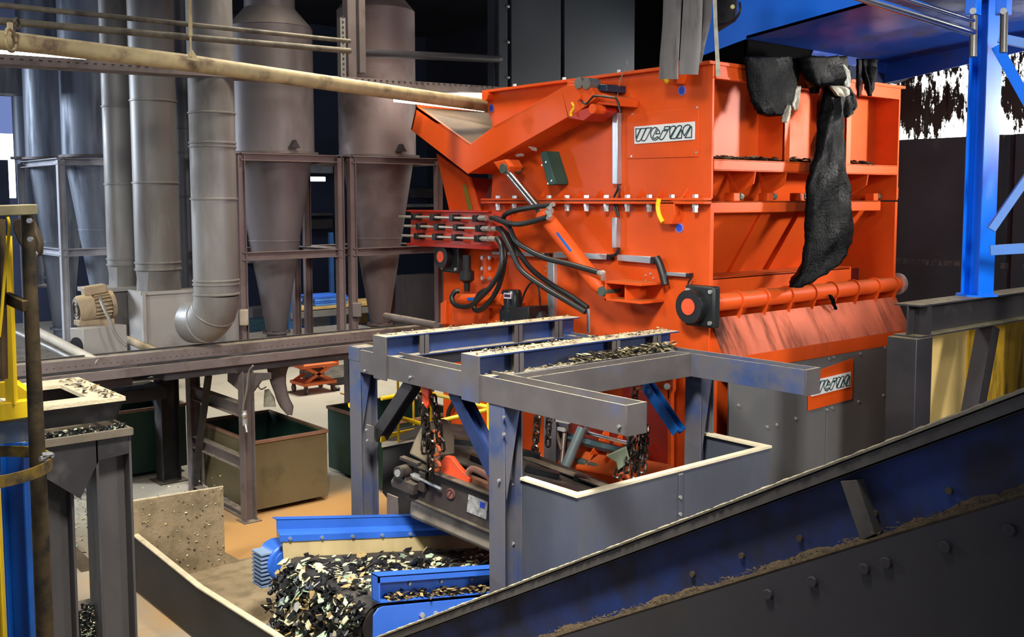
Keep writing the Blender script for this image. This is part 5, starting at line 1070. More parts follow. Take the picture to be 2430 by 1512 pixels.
# cable tray behind the pipes
tz0 = PY(0, 132, 10.6); tz1 = PY(1178, 203, 10.6)
TRY = mat('grey_slotted_tray', (128, 116, 112), .5, .2, .15, 2, dirt=(90, 82, 84), damt=.4, dscale=3)
ct = thing('cable_tray', 'grey slotted steel tray running behind the thick overhead pipe', 'cable tray', (5, 10.7, 5))
b = MB(); b.hexa([(tz0.x-1, 10.6, tz0.z-.09), (tz1.x+.8, 10.6, tz1.z-.09), (tz1.x+.8, 10.9, tz1.z-.09), (tz0.x-1, 10.9, tz0.z-.09), (tz0.x-1, 10.6, tz0.z), (tz1.x+.8, 10.6, tz1.z), (tz1.x+.8, 10.9, tz1.z), (tz0.x-1, 10.9, tz0.z)]); b.mi = 1
for i in range(70):
    t = i/70; x = tz0.x+(tz1.x-tz0.x)*t; z = tz0.z+(tz1.z-tz0.z)*t; b.box(x, x+.03, 10.594, 10.6, z-.03, z-.018)
b.build('tray_body', [TRY, BLACKST], ct)
# hanger posts
hp = thing('hanger_post', 'pair of grey strut posts hanging from the roof with a slotted strut on their left', 'post', tuple(PD(840, 180, 12.2)))
for l_, r_, yb_, D, m in ((819, 843, 190, 12.2, STEELM), (847, 866, 175, 12.3, STEELM)):
    a = PD((l_+r_)/2, yb_, D); wq = (r_-l_)/F*D; b = MB(); b.box(a.x-wq/2, a.x+wq/2, a.y-wq/2, a.y+wq/2, a.z, 10.1); b.build('post_tube', m, hp, bevel=.01)
a = PD(812, 192, 12.0); b = MB(); b.box(a.x-.035, a.x+.035, a.y-.035, a.y+.035, a.z, PD(812, 45, 12).z); b.build('slotted_strut', GALV, hp)
for k in range(12): z = a.z+.06+k*.06; b = MB(); b.box(a.x-.012, a.x+.012, a.y-.038, a.y-.034, z, z+.025); b.build('strut_slot', BLACKST, hp)
# strip lights under the tray
LT = glow('lit_tube', (255, 250, 240), 14)
for i, (a, c, d0, d1_, l_) in enumerate((((905, 206), (1168, 231), 13.2, 13.6, 'upper lit tube lamp between the tray and the overhead pipe, left of the shredder'), ((935, 234), (1150, 258), 12.6, 12.9, 'lower lit tube lamp just above the orange flap'), ((-20, 121), (245, 148), 10.8, 11.2, 'lit tube lamp below the thick overhead pipe at the left edge'))):
    p, q = PD(*a, d0), PD(*c, d1_); t = thing('tube_lamp', l_, 'lamp', tuple(q)); b = MB(); b.cyl(p, q, (.036, .04, .02)[i], 10); b.build('lit_tube', LT, t)
    b = MB(); b.bar(p+V(0, 0, .05), q+V(0, 0, .05), .08, .03); b.build('lamp_housing', STEELM, t)
# ================================================================ things on the floor beyond
lc = thing('lift_cart', 'small orange scissor lift cart on castors standing on the open floor', 'cart', (9.95, 18.0, 0))
LO = mat('orange_cart_paint', (222, 108, 52), .5, 0, .15, 5, dirt=(130, 80, 50), damt=.3, dscale=8)
cxl, cyl_ = 9.9, 18.0
b = MB(); b.box(cxl-.36, cxl+.36, cyl_-.3, cyl_+.3, .17, .23); b.build('base_tray', LO, lc, bevel=.005)
b = MB(); b.box(cxl-.4, cxl+.4, cyl_-.32, cyl_+.32, .52, .58); b.box(cxl-.4, cxl-.37, cyl_-.32, cyl_+.32, .58, .62); b.box(cxl+.37, cxl+.4, cyl_-.32, cyl_+.32, .58, .62); b.build('top_tray', LO, lc, bevel=.005)
for yy in (cyl_-.22, cyl_+.22):
    b = MB(); b.bar((cxl-.3, yy, .22), (cxl+.3, yy, .53), .03, .06); b.build('scissor_arm', LO, lc); b = MB(); b.bar((cxl+.3, yy, .22), (cxl-.3, yy, .53), .03, .06); b.build('scissor_arm', LO, lc)
b = MB(); b.box(cxl-.12, cxl+.18, cyl_-.15, cyl_+.15, .25, .48); b.build('hydraulic_unit', STEELM, lc, bevel=.03)
for a in (-1, 1):
    for c in (-1, 1):
        b = MB(); b.cyl((cxl+a*.3-.02, cyl_+c*.25, .07), (cxl+a*.3+.02, cyl_+c*.25, .07), .07, 14); b.box(cxl+a*.3-.035, cxl+a*.3+.035, cyl_+c*.25-.02, cyl_+c*.25+.02, .1, .18); b.build('castor', mat('brown_castor', (90, 60, 56), .5), lc)
b = MB(); q = PZ(822, 905, 0); b.box(q.x-.5, q.x+.9, q.y-.3, q.y+1.1, 0, .16); b.build('dark_pallet', BLACKST, label='low dark platform on the floor behind the orange cart', cat='pallet')
q = PZ(826, 935, 0); b = MB(); b.box(q.x-.12, q.x+.3, q.y-.1, q.y+.1, 0, .03); b.build('timber_offcut', WOOD, label='pale timber offcut on the floor right of the orange cart', cat='timber')
q = PZ(800, 927, 0); b = MB(); b.sph(q+V(0, 0, .04), .07, 8, (1, 1, .6)); b.build('dirt_lump', BLACKST, label='small dark lump on the floor right of the orange cart', cat='lump')
# shelving beyond the cyclones
sh = thing('storage_rack', 'blue storage rack with timber shelf far behind the cyclone legs', 'rack', (13.2, 21.5, 0))
RKB = mat('rack_blue', (36, 84, 140), .5, 0, .15, 4)
def SD(x, y, Y=21.0): return PY(x, y, Y)
xr = [SD(x, 700).x for x in (686, 838, 930)]
for x in xr:
    for yy in (21.0, 22.0): b = MB(); b.box(x-.05, x+.05, yy-.04, yy+.04, 0, 3.0); b.build('upright', RKB, sh)
for z in (1.33, .45):
    b = MB(); b.box(xr[0], xr[-1], 20.98, 22.02, z-.06, z); b.build('shelf', WOOD if z > 1 else STEELM, sh)
b = MB(); b.box(xr[0], xr[-1], 20.94, 20.98, 1.1, 1.24); b.build('shelf_beam', GALV, sh)
zs_ = 1.34
for i, (l_, r_, h_, m, lb2) in enumerate(((697, 722, .28, 'b', 'left short stack of blue sheets on the timber shelf of the far rack'), (745, 832, .22, 'b', 'long stack of blue sheets on the timber shelf of the far rack'))):
    xa_, xb_ = SD(l_, 700).x, SD(r_, 700).x; t = thing('sheet_stack', lb2, 'sheets', ((xa_+xb_)/2, 21.4, zs_))
    for k in range(4):
        b = MB(); b.box(xa_+random.uniform(0, .08), xb_-random.uniform(0, .08), 21.05, 21.9, zs_+k*h_/4, zs_+(k+.85)*h_/4); b.build('blue_sheet', mat('sheet_blue_%d' % (k % 2), (50, 110, 220) if k % 2 else (90, 150, 240), .5), t)
for (x0_, x1q, y0_, y1q, Yq, m, l_, n_, c_) in (
    (592, 640, 755, 800, 15.5, mat('teal_tube_bundle', (70, 110, 130), .5, .1, .5, 20, stretch=(.3, 6, 6)), 'bundle of bluish tubes behind the middle cyclone outlet', 'tube_bundle', 'tubes'),
    (684, 700, 775, 786, 19.5, mat('vivid_blue_crate', (30, 70, 230), .5), 'small vivid blue crate left under the far rack', 'blue_crate', 'crate'),
    (716, 731, 776, 786, 19.5, mat('vivid_blue_crate2', (40, 80, 235), .5), 'small vivid blue crate seen between the middle cyclone legs', 'blue_crate', 'crate'),
    (672, 690, 752, 778, 20.5, CARD, 'cardboard box beside the left upright of the far rack', 'cardboard_box', 'box'),
    (855, 882, 720, 768, 19.5, CARD, 'tan cardboard box seen right of the brown switch box', 'cardboard_box', 'box'),
    (600, 622, 730, 760, 17.5, FG, 'pale grey drum of scrap left of the middle cyclone cone', 'scrap_drum', 'drum'),
    (918, 928, 680, 755, 22, mat('pale_post_goods', (214, 206, 190), .6), 'pale narrow carton stack right of the right cyclone cone', 'carton_stack', 'cartons'),
    (944, 957, 665, 760, 22, mat('pale_carton', (220, 210, 180), .6, 0, .5, 4, stretch=(1, 1, 8)), 'striped carton stack left of the grey fan box', 'carton_stack', 'cartons'),
    (700, 790, 395, 410, 24, mat('pale_duct_far', (190, 196, 200), .5), 'pale horizontal duct on the far wall, upper gap between the cyclones', 'far_duct', 'duct'),
    (700, 790, 505, 513, 23, GALV, 'grey rail far behind, lower gap between the cyclones', 'far_rail', 'rail'),
    (700, 790, 520, 545, 23, STEELM, 'grey cabinet on the far wall in the lower gap between the cyclones', 'grey_cabinet', 'cabinet'),
    (960, 1035, 484, 492, 20, mat('pale_far_rail', (200, 196, 190), .5), 'pale rail behind the right stand leg', 'far_rail', 'rail'),
    (985, 1028, 448, 470, 20.5, STEELM, 'grey fan unit on the far wall behind the right stand leg', 'wall_fan', 'fan'),
    (958, 1035, 650, 800, 15, DCY, 'grey fan box behind the right stand leg', 'fan_box', 'fan box'),
    (590, 625, 600, 625, 19, mat('striped_goods', (180, 170, 160), .6, 0, .5, 3, stretch=(1, 1, 9)), 'striped panel on the far wall left of the middle cyclone cone', 'striped_panel', 'panel')):
    Yq = min(33.2, PZ((x0_+x1q)/2, y1q, 0).y) if y1q > 720 else 33.58      # stands on the floor, or is fixed to the far wall
    a, c = PY(x0_, y1q, Yq), PY(x1q, y0_, Yq)
    b = MB(); b.box(a.x, c.x, Yq, Yq+.4, max(0, min(a.z, c.z)), max(a.z, c.z)); b.build(n_, m, bevel=.01, label=l_, cat=c_)
# window bands on the far walls
WN = glow('daylight_pane', (235, 243, 255), 5)
for i, (x0_, x1q, y0_, y1q, Yq) in enumerate(((-60, 32, 318, 470, 30), (-60, 30, 180, 318, 30.5), (738, 768, 386, 392, 28), (738, 772, 420, 430, 28))):
    a, c = PY(x0_, y1q, Yq), PY(x1q, y0_, Yq)
    b = MB(); b.box(a.x, c.x, Yq, Yq+.05, min(a.z, c.z), max(a.z, c.z)); b.build('window_%d' % (i+1), WN if i != 1 else glow('blue_daylight_pane', (120, 140, 200), .9), kind='structure')
a, c = PD(8, 500, 15), PD(8, 380, 15); b = MB(); b.box(a.x-.08, a.x+.08, a.y-.05, a.y+.05, 2, c.z); b.build('window_post', mat('navy_post', (50, 62, 90), .5), kind=None, label='slate blue post in front of the bright window at the left edge', cat='post')
# dark blue high box duct top-left
a, c = PD(-30, 218, 13.5), PD(66, 150, 13.5); b = MB(); b.box(a.x-.3, c.x, a.y, a.y+.5, a.z, 5.9); b.build('box_duct', GALVB, bevel=.01, label='bluish box duct above the small cyclone at the left edge', cat='duct')
# lower left shelf with bucket and scrap
b = MB(); a, c = PD(262, 930, 12.9), PD(398, 905, 13.3); b.box(2.6, 5.05, 13.1, 13.7, 1.2, 1.36); b.build('low_bench', BLACKST, label='black bench behind the H column, below the rail', cat='bench', bevel=.005)
p = PD(258, 938, 12.6); b = MB(); b.lathe((p.x, p.y+.3, 1.361), [(0, 0), (.13, 0), (.165, .3), (.17, .3), (.17, .315), (.15, .31), (.12, .03), (0, .03)], 24); b.build('plastic_bucket', mat('grey_plastic_bucket', (124, 128, 134), .4), label='translucent grey bucket on the black bench below the rail', cat='bucket')
for k, (x, y, m, l_) in enumerate(((335, 893, BLACKST, 'black tray with steel scrap on the bench below the rail'), (372, 884, ALU, 'shiny flat bars on the bench right of the scrap tray'))):
    p = PD(x, y, 13.0); b = MB()
    for j in range(5): b.bar((p.x-.25, 13.2+j*.07, 1.4+k*.0+random.random()*.1), (p.x+.25, 13.22+j*.07, 1.42+random.random()*.12), .05, .02)
    b.build('scrap_bars', m, label=l_, cat='scrap')
# guard rail in yellow behind the left post
YG = thing('yellow_guard_rail', 'yellow guard rail with toe board behind the left chain of the blue frame', 'guard rail', tuple(PD(1000, 1050, 10.5)))
def yb(pts, w_, name='rail'):
    b = MB(); b.tube([PD(*q) for q in pts], w_, 8); b.build(name, YEL, YG)
def yp(x, y0_, y1q, D, w_=.07, name='post'):
    a, c = PD(x, y1q, D), PD(x, y0_, D); b = MB(); b.bar(V(a.x, a.y, a.z), V(a.x, a.y, c.z), w_, .02, RT); b.build(name, YEL, YG, bevel=.002)
yp(946, 900, 1056, 10.2, .055); yp(982, 920, 1016, 10.9, .045); yp(1023, 905, 1000, 10.6, .05); yp(1158, 952, 1022, 10.0, .05)
for q in (((905, 946, 10.6), (1000, 928, 10.9)), ((1024, 934, 10.6), (1158, 966, 10.0)), ((948, 991, 10.2), (1020, 1012, 10.4)), ((1010, 1007, 10.6), (1158, 972, 10.0)), ((830, 962, 11), (850, 957, 11.1)), ((832, 848, 11), (850, 846, 11.1))): yb(q, .022 if q[0][0] > 850 else .03)
b = MB(); b.prism([PD(905, 1033, 10.4), PD(905, 1050, 10.4), PD(1005, 1032, 10.8), PD(1005, 1013, 10.8)], (0, .02, 0)); b.prism([PD(1005, 1013, 10.8), PD(1005, 1032, 10.8), PD(1030, 1040, 10.5), PD(1074, 1029, 10.2)], (0, .02, 0)); b.build('toe_board', YEL, YG)
b = MB(); b.prism([PD(838, 1044, 11), PD(838, 1070, 11), PD(844, 1070, 11), PD(844, 1044, 11)], (.05, .05, 0)); b.build('post_sleeve', YEL, YG)
hs = thing('dark_hopper', 'dark steel hopper behind the left blue post, under the yellow guard rail', 'hopper', tuple(PD(960, 1220, 10.4)))
b = MB(); b.prism([PD(908, 1062, 10.1), PD(908, 1170, 10.1), PD(918, 1182, 10.1), PD(918, 1300, 10.1), PD(1100, 1300, 10.1), PD(1100, 1050, 10.1), PD(1012, 1042, 10.1)], (.5, .6, 0)); b.build('hopper_body', mat('dark_hopper_steel', (40, 37, 38), .6, .1, .2, 2), hs)
b = MB(); b.prism([PD(908, 1062, 10.05), PD(908, 1050, 10.3), PD(1010, 1030, 10.6), PD(1012, 1042, 10.1)], (0, .02, 0)); b.build('hopper_rim', mat('grey_rim_dust', (130, 124, 112), .8, 0, .3, 10), hs)
b = MB(); b.prism([PD(918, 1172, 9.9), PD(918, 1240, 9.9), PD(948, 1240, 9.9), PD(944, 1182, 9.9)], (.02, .02, 0)); b.build('side_plate', STEELM, hs)
b = MB(); q = PD(843, 1088, 9.9); b.bar(q, V(q.x, q.y, 0), .03, .03); b.build('pale_blue_edge', mat('pale_blue_trim', (110, 170, 230), .5), label='thin pale blue upright along the left side of the left blue post', cat='trim')
def g_fl():
    q = PZ(random.gauss(150, 60), random.gauss(1180, 90), .01); return V(q.x, q.y, .012), None
chips('floor_chips', g_fl, 500, 'scattered pale green and dark chips on the floor behind the black columns at the left', (.01, .03), (3, 3, 5, 1))
# ================================================================ left foreground: ladder cage, columns, dusty hopper
TB = thing('dusty_top_hopper', 'hopper frame with a cream dusty top opening, left, above the black columns', 'hopper', tuple(PZ(250, 960, 1.9)))
zt = 2.34; n_ = PZ(298, 941, zt); x1, y0 = n_.x, n_.y
x0 = PZ(60, 980, zt).x; y1 = PZ(203, 893, zt).y
hx0, hx1, hy0, hy1 = x0+.2, PZ(206, 941, zt).x, PZ(206, 941, zt).y, PZ(150, 912, zt).y
b = MB(); th = .03
b.box(x0, x1, y0, hy0, zt-th, zt); b.box(x0, x1, hy1, y1, zt-th, zt); b.box(hx1, x1, hy0, hy1, zt-th, zt); b.box(x0, hx0, hy0, hy1, zt-th, zt); b.build('dusty_flange', DUSTY, TB)
b = MB(); zb = PX(290, 1000, x1-.03).z
b.prism([(x0+.05, y0+.02, zt-th), (x1-.01, y0+.02, zt-th), (x1-.05, y0+.1, zb), (x0+.05, y0+.1, zb)], (0, .015, 0)); b.prism([(x1-.02, y0+.02, zt-th), (x1-.02, y1, zt-th), (x1-.06, y1, zb), (x1-.06, y0+.1, zb)], (.015, 0, 0)); b.prism([(x0+.05, y1-.05, zt-th), (x1-.01, y1-.05, zt-th), (x1-.01, y1-.05, zb), (x0+.05, y1-.05, zb)], (0, .015, 0)); b.build('hopper_wall', BLACKST, TB)
b = MB(); b.box(x0, x1+.02, y0-.06, y1, zb-.09, zb-.07); b.box(x0, x1+.02, y0-.07, y0-.05, zb-.1, zb-.04); b.box(x1+.01, x1+.03, y0-.06, y1, zb-.1, zb-.05); b.build('catch_shelf', mat('brown_grey_shelf', (104, 94, 80), .7, .1, .2, 5, dust=(150, 140, 120), dustamt=.6), TB, bevel=.004)
def g_sh(): return V(random.uniform(x0+.02, x1), y0-.04+random.random()*.1, zb-.065+random.random()**2*.05), None
chips('shelf_chips', g_sh, 800, 'glossy black chips piled on the shelf below the cream dusty hopper top', (.006, .018), (16, 1, 1, 0))
DMc = (mat('dry_leaf_crumbs', (120, 96, 60), .9, 0, .4, 30), CAKE, CHIPK)
crumbs('flange_crumbs', (hx1+.02, y0+.02, zt+.002), (hx1+.02, y1-.05, zt+.002), (x1-hx1-.04, 0, 0), 90, 'dry brown crumbs on the cream dusty hopper top', 'debris', DMc, (.005, .014), .01, elong=2.5)
ztc = zb-.1
def hcol(xf, yf, lbl, d=.26, w=.26, z1=ztc, m=None):
    t = thing('steel_column', lbl, 'column', (xf+d/2, yf+w/2, 0)); m = m or mat('grey_black_column', (84, 80, 80), .5, .15, .2, 1.5, stretch=(1, 1, .3), dirt=(52, 50, 52), damt=.45, dscale=1.2, dstretch=(1, 1, .3))
    b = MB(); b.hbeam((xf+d/2, yf+w/2, 0), (xf+d/2, yf+w/2, z1), (1, 0, 0), d, w, .018, .014); b.build('h_section', m, t, bevel=.003); return t
pc = PX(238, 1035, 0.0001) if False else None
c1 = PD(240, 1040, 7.75)
hcol(x1-.24, y0-.03, 'grey-black H column standing right of the ladder cage under the dusty hopper')
hcol(x1-.62, y0+.05, 'second grey-black H column, left of the one under the hopper corner', .24, .24)
b = MB(); b.prism([(x1-.62, y0-.03, ztc), (x1, y0-.03, ztc), (x1, y0-.03, ztc-.14), (x1-.22, y0-.03, ztc-.16), (x1-.36, y0-.03, ztc-.42), (x1-.62, y0-.03, ztc-.2)], (0, .012, 0)); b.prism([(x0, y0-.02, ztc), (x1, y0-.02, ztc), (x1, y0-.02, ztc-.1), (x0, y0-.02, ztc-.1)], (0, .1, 0)); b.build('column_gusset', BLACKST, label='black gusset plate joining the two H columns under the hopper', cat='gusset')
def g_bk(): q = PD(random.uniform(193, 240), random.uniform(1435, 1512), 7.75); return q, None
b = MB(); a, c = PD(192, 1560, 7.9), PD(243, 1440, 7.9); b.box(a.x-.02, c.x+.02, a.y-.05, a.y+.15, a.z-.2, c.z); b.build('chip_box', BLACKST, label='black box heaped with chips between the two H columns', cat='box')
chips('box_chips', g_bk, 500, 'glossy black and grey chips filling the box between the H columns', (.007, .02), (14, 2, 1, 0))
b = MB(); b.bar(PZ(95, 1240, .05), PZ(205, 1345, .05), .1, .1); b.build('floor_bar', mat('brown_diagonal_bar', (92, 80, 66), .6, .1, .3, 4), label='grimy diagonal bar on the floor behind the ladder cage', cat='bar')
b = MB(); b.tube(smoothpath([PZ(*q, .04) for q in ((112, 1190), (138, 1172), (152, 1150), (148, 1122))], 5), .04, 10); b.build('white_hose', mat('white_hose', (200, 200, 196), .6), label='curved white hose on the floor behind the brown post', cat='hose')
# ladder cage
LD = thing('ladder_cage', 'yellow and grimy brown ladder cage with a hoop and top plate at the left edge', 'ladder', tuple(V(*(PD(80, 1100, 4.5).xy), 0)))
t0 = PD(64, 492, 4.5)
b = MB(); b.tube([V(t0.x, t0.y, 0), V(t0.x, t0.y, 2.4), V(t0.x, t0.y, t0.z)], .03, 18, rr=[.044, .036, .027]); b.build('brown_post', BRONZ, LD)
b = MB(); p, q = PD(78, 497, 4.5), PD(-60, 502, 4.3); b.bar(p, q, .09, .045); b.build('top_plate', mat('dusty_olive_plate', (130, 120, 88), .7, .1, .25, 8, dust=DUST, dustamt=.7), LD, bevel=.004)
b = MB(); pts = [(30, 522), (52, 515), (72, 520), (84, 545), (95, 575), (94, 600), (88, 611), (74, 612), (56, 600), (40, 570), (30, 545)]; b.prism([PD(x, y, 4.62) for x, y in pts], (.03, .04, 0)); b.build('motor_bracket', mat('dark_bronze_bracket', (70, 60, 44), .5, .3, .3, 8), LD, bevel=.008)
b = MB(); p = PD(66, 612, 4.5)
for q in ((71, 524), (73, 568)): b.bolt(PD(*q, 4.44), -FWD, .012, .01)
b.bolt(PD(83, 603, 4.58), -FWD, .014, .012); b.build('bracket_bolt', ZINC, LD)
b = MB(); b.bar(PD(16, 706, 4.6), PD(60, 727, 4.5), .03, .05); b.build('rung', BRONZ, LD, bevel=.003)
b = MB(); b.tube(smoothpath([PD(18, 515, 4.5), PD(22, 545, 4.5), PD(12, 640, 4.5), PD(4, 740, 4.5), PD(-2, 800, 4.5)], 5), .007, 8); b.build('yellow_cable', YEL, LD)
b = MB(); b.bar(PD(-4, 520, 4.55), PD(2, 900, 4.55), .05, .04, RT); b.build('stringer', BRONZ, LD)
b = MB(); b.bar(PD(14, 560, 4.7), PD(28, 960, 4.7), .035, .04, RT); b.build('stringer', YEL, LD)
b = MB(); b.hexa([PD(-30, 955, 4.75), PD(30, 985, 4.7), PD(42, 955, 4.9), PD(-30, 930, 4.9), PD(-30, 915, 4.75), PD(30, 905, 4.7), PD(75, 935, 5.0), PD(-30, 905, 5.0)]) if False else b.prism([PD(-20, 910, 4.9), PD(-20, 945, 4.9), PD(22, 945, 4.9), PD(28, 970, 4.9), PD(30, 905, 4.9)], (.03, .03, 0)); b.prism([PD(30, 905, 4.85), PD(28, 960, 4.85), PD(75, 965, 4.85), PD(75, 935, 4.85)], (.03, .03, 0)); b.build('kick_plate', YEL, LD, bevel=.003)
b = MB(); b.prism([PD(-30, 962, 4.6), PD(-30, 1005, 4.6), PD(74, 990, 4.75), PD(74, 950, 4.75)], (.05, .06, 0)); b.build('yellow_channel', YEL, LD, bevel=.003)
b = MB(); b.prism([PD(-30, 1005, 4.62), PD(-30, 1060, 4.62), PD(78, 1045, 4.8), PD(78, 998, 4.8)], (.05, .06, 0)); b.build('blue_grey_channel', mat('blue_grey_channel', (62, 82, 110), .5, .1, .3, 5, dirt=(120, 112, 96), damt=.4, dscale=8), LD, bevel=.003)
hc = PD(-62, 1112, 4.42)
b = MB(); pts = []
n = 48; ring = []
for k in range(n):
    a = 2*math.pi*k/n; ring.append((hc+V(_c(a)*.31, _s(a)*.31, -.025), hc+V(_c(a)*.31, _s(a)*.31, .025), hc+V(_c(a)*.3, _s(a)*.3, .025), hc+V(_c(a)*.3, _s(a)*.3, -.025)))
vv = [[b.b.verts.new(p) for p in r] for r in ring]
for k in range(n):
    A, B = vv[k], vv[(k+1) % n]
    for j in range(4): b.b.faces.new([A[j], A[(j+1) % 4], B[(j+1) % 4], B[j]])
b.build('hoop', mat('grimy_yellow_hoop', (150, 120, 40), .5, .1, .3, 8, dirt=(70, 60, 44), damt=.5, dscale=9), LD)
b = MB(); b.torus(PD(104, 1084, 4.5), (0, .5, 1), .032, .012, 18, 8, a0=200, a1=420); b.build('hoop_hook', ZINC, LD)
def colbar(x0_, x1q, y0_, D, name, m, lbl, cat='column', slant=0):
    a, c = PD(x0_, y0_, D), PD(x1q, y0_, D); w_ = (c-a).length; md = (a+c)/2; b = MB(); b.hbeam((md.x, md.y, 0), (md.x, md.y, md.z), (RT.x, RT.y, 0), w_, w_*.8, .012, .012); return b.build(name, m, label=lbl, cat=cat, bevel=.003)
colbar(8, 66, 1050, 4.9, 'blue_column', mat('worn_blue_column', (10, 84, 168), .4, 0, .25, 2, dirt=(40, 40, 44), damt=.3, dscale=3), 'worn bright blue column under the ladder cage at the left edge')
colbar(-22, -2, 1170, 4.6, 'yellow_column', YEL, 'yellow upright at the very left edge below the hoop')
colbar(72, 92, 1060, 5.2, 'blue_column', mat('dark_blue_column', (20, 52, 96), .5, .1, .3, 3, dirt=(60, 56, 50), damt=.5, dscale=4), 'dark blue grimy column just behind the brown cage post')
# ================================================================ right side
PW = thing('push_wall', 'dark scuffed steel push wall on the right, below the bright strip-curtained opening', 'wall panel', (13.6, 6, 0))
XW = 13.5; zw = PX(2300, 324, XW).z
b = MB(); b.box(XW, XW+.2, -3.5, 11.95, 0, zw); b.build('wall_sheet', WALLR, PW)
zq = PX(2230, 622, XW).z
b = MB(); b.box(XW-.02, XW, -3, 11.9, 0, zq-.04); b.build('lower_sheet', WALLR, PW)
SPK = mat('weld_scuffs', (96, 90, 90), .8, 0, .6, 20, dirt=(50, 48, 50), damt=.55, dscale=9, dstretch=(1, 3, .6))
b = MB(); b.box(XW-.022, XW-.001, 4, 11, zq-.045, zq+.03); b.build('scuff_band', SPK, PW)
for yy in (PX(2370, 500, XW).y, PX(2422, 500, XW).y):
    b = MB(); b.box(XW-.08, XW, yy-.06, yy+.06, 0, zw); b.build('wall_stud', WALLR, PW)
b = MB(); b.box(XW+.1, XW+.3, -3.5, 11.95, zw+1.75, 10.2); b.build('wall_right_2' if False else 'trim_1', WALLD, kind='structure')
DO = glow('outdoor_daylight', (255, 252, 244), 6)
b = MB(); b.box(XW+1.6, XW+1.65, -3.5, 14, zw-1.5, zw+3); b.build('window_5', DO, kind='structure')
# dirty strip curtain with see-through gaps
def strip_mat():
    m = bpy.data.materials.new('mud_smeared_clear_strip'); m.use_nodes = True; nt = m.node_tree; N, L = nt.nodes, nt.links
    bs = N['Principled BSDF']; bs.inputs['Roughness'].default_value = .5; bs.inputs['Base Color'].default_value = lin((46, 42, 38))
    g = N.new('ShaderNodeNewGeometry'); mp = N.new('ShaderNodeMapping'); mp.inputs['Scale'].default_value = (1, 4.4, 1.3); L.new(g.outputs['Position'], mp.inputs[0])
    n = N.new('ShaderNodeTexNoise'); n.inputs['Scale'].default_value = 2.3; n.inputs['Detail'].default_value = 9; n.inputs['Roughness'].default_value = .78; L.new(mp.outputs[0], n.inputs['Vector'])
    s = N.new('ShaderNodeSeparateXYZ'); L.new(g.outputs['Position'], s.inputs[0])
    zr = N.new('ShaderNodeMapRange'); zr.inputs[1].default_value = zw; zr.inputs[2].default_value = zw+1.6; L.new(s.outputs['Z'], zr.inputs[0])
    r = N.new('ShaderNodeValToRGB'); cr = r.color_ramp; L.new(zr.outputs[0], r.inputs[0])
    for k, (p_, v_) in enumerate(((0, .30), (.1, .38), (.22, .60), (.34, .58), (.5, .46), (.66, .52), (.8, .72), (1, .8))):
        e_ = cr.elements[k] if k < 2 else cr.elements.new(p_); e_.position = p_; e_.color = (v_, v_, v_, 1)
    m2 = N.new('ShaderNodeMapping'); m2.inputs['Scale'].default_value = (.2, 2.2, .25); L.new(g.outputs['Position'], m2.inputs[0])
    n2 = N.new('ShaderNodeTexNoise'); n2.inputs['Scale'].default_value = 1.0; n2.inputs['Detail'].default_value = 2; L.new(m2.outputs[0], n2.inputs['Vector'])
    n3 = N.new('ShaderNodeMath'); n3.operation = 'MULTIPLY_ADD'; n3.inputs[1].default_value = .55; L.new(n2.outputs['Fac'], n3.inputs[0]); L.new(n.outputs['Fac'], n3.inputs[2])
    m4 = N.new('ShaderNodeMath'); m4.operation = 'MULTIPLY_ADD'; m4.inputs[1].default_value = .55; L.new(r.outputs[0], m4.inputs[0]); L.new(n3.outputs[0], m4.inputs[2])
    a = N.new('ShaderNodeMath'); a.operation = 'SUBTRACT'; a.inputs[1].default_value = .555; L.new(m4.outputs[0], a.inputs[0])
    t = N.new('ShaderNodeMapRange'); t.inputs[1].default_value = .49; t.inputs[2].default_value = .53; L.new(a.outputs[0], t.inputs[0]); L.new(t.outputs[0], bs.inputs['Alpha']); return m
SM = strip_mat()
SCT = thing('strip_curtain', 'mud-smeared clear strip curtain hanging in the bright opening on the right', 'curtain', (XW+.2, 6, zw))
for i in range(22):
    yy = 9.6-i*.34; b = MB(); b.box(XW+.2+(i % 2)*.03, XW+.21+(i % 2)*.03, yy-.17, yy+.19, zw-.3+random.uniform(0, .1), zw+1.8)
    b.build('curtain_strip', SM, SCT)
# black beam on posts with yellow panels behind
BM = thing('black_beam_frame', 'black steel beam on a square post carrying the bright blue column, right of the shredder', 'steel frame', tuple(V(*PD(2200, 900, 9).xy, 0)))
e = PD(2183, 760, 9.0); yb_ = e.y; xb = e.x; zt1 = PY(2183, 725, yb_).z; zb1 = PY(2200, 800, yb_).z
BS = mat('black_steel_beam', (48, 45, 48), .45, .2, .25, 2, dirt=(84, 78, 78), damt=.3, dscale=3, dust=(170, 160, 120), dustamt=.7)
b = MB(); b.hbeam((xb, yb_+.12, (zt1+zb1)/2), (xb+3, yb_+.12, (zt1+zb1)/2), (0, 0, 1), zt1-zb1, .26, .016, .014); b.build('beam', BS, BM, bevel=.002)
b = MB(); b.box(xb+.12, xb+.2, yb_+.0, yb_+.11, zb1+.016, zt1-.016); b.build('web_stiffener', BS, BM)
b = MB(); b.box(xb-.08, xb+.2, yb_-.02, yb_+.26, 0, zb1); b.build('square_post', BS, BM, bevel=.006)
b = MB(); b.box(xb+2.7, xb+2.95, yb_-.02, yb_+.26, 0, zb1); b.build('square_post', BS, BM, bevel=.006)
bs0 = PY(2345, 790, yb_+.1)
b = MB(); b.bar(PY(2345, 775, yb_+.15), PY(2290, 1080, yb_+.15), .16, .16); b.build('slanted_strut', BS, BM)
BC = thing('blue_support_column', 'bright blue steel column with braces standing on the black beam at the right', 'column', tuple(PD(2320, 702, 9.3)))
pf = PY(2318, 703, yb_+.12); xc_, yc2 = pf.x, pf.y; zf = zt1
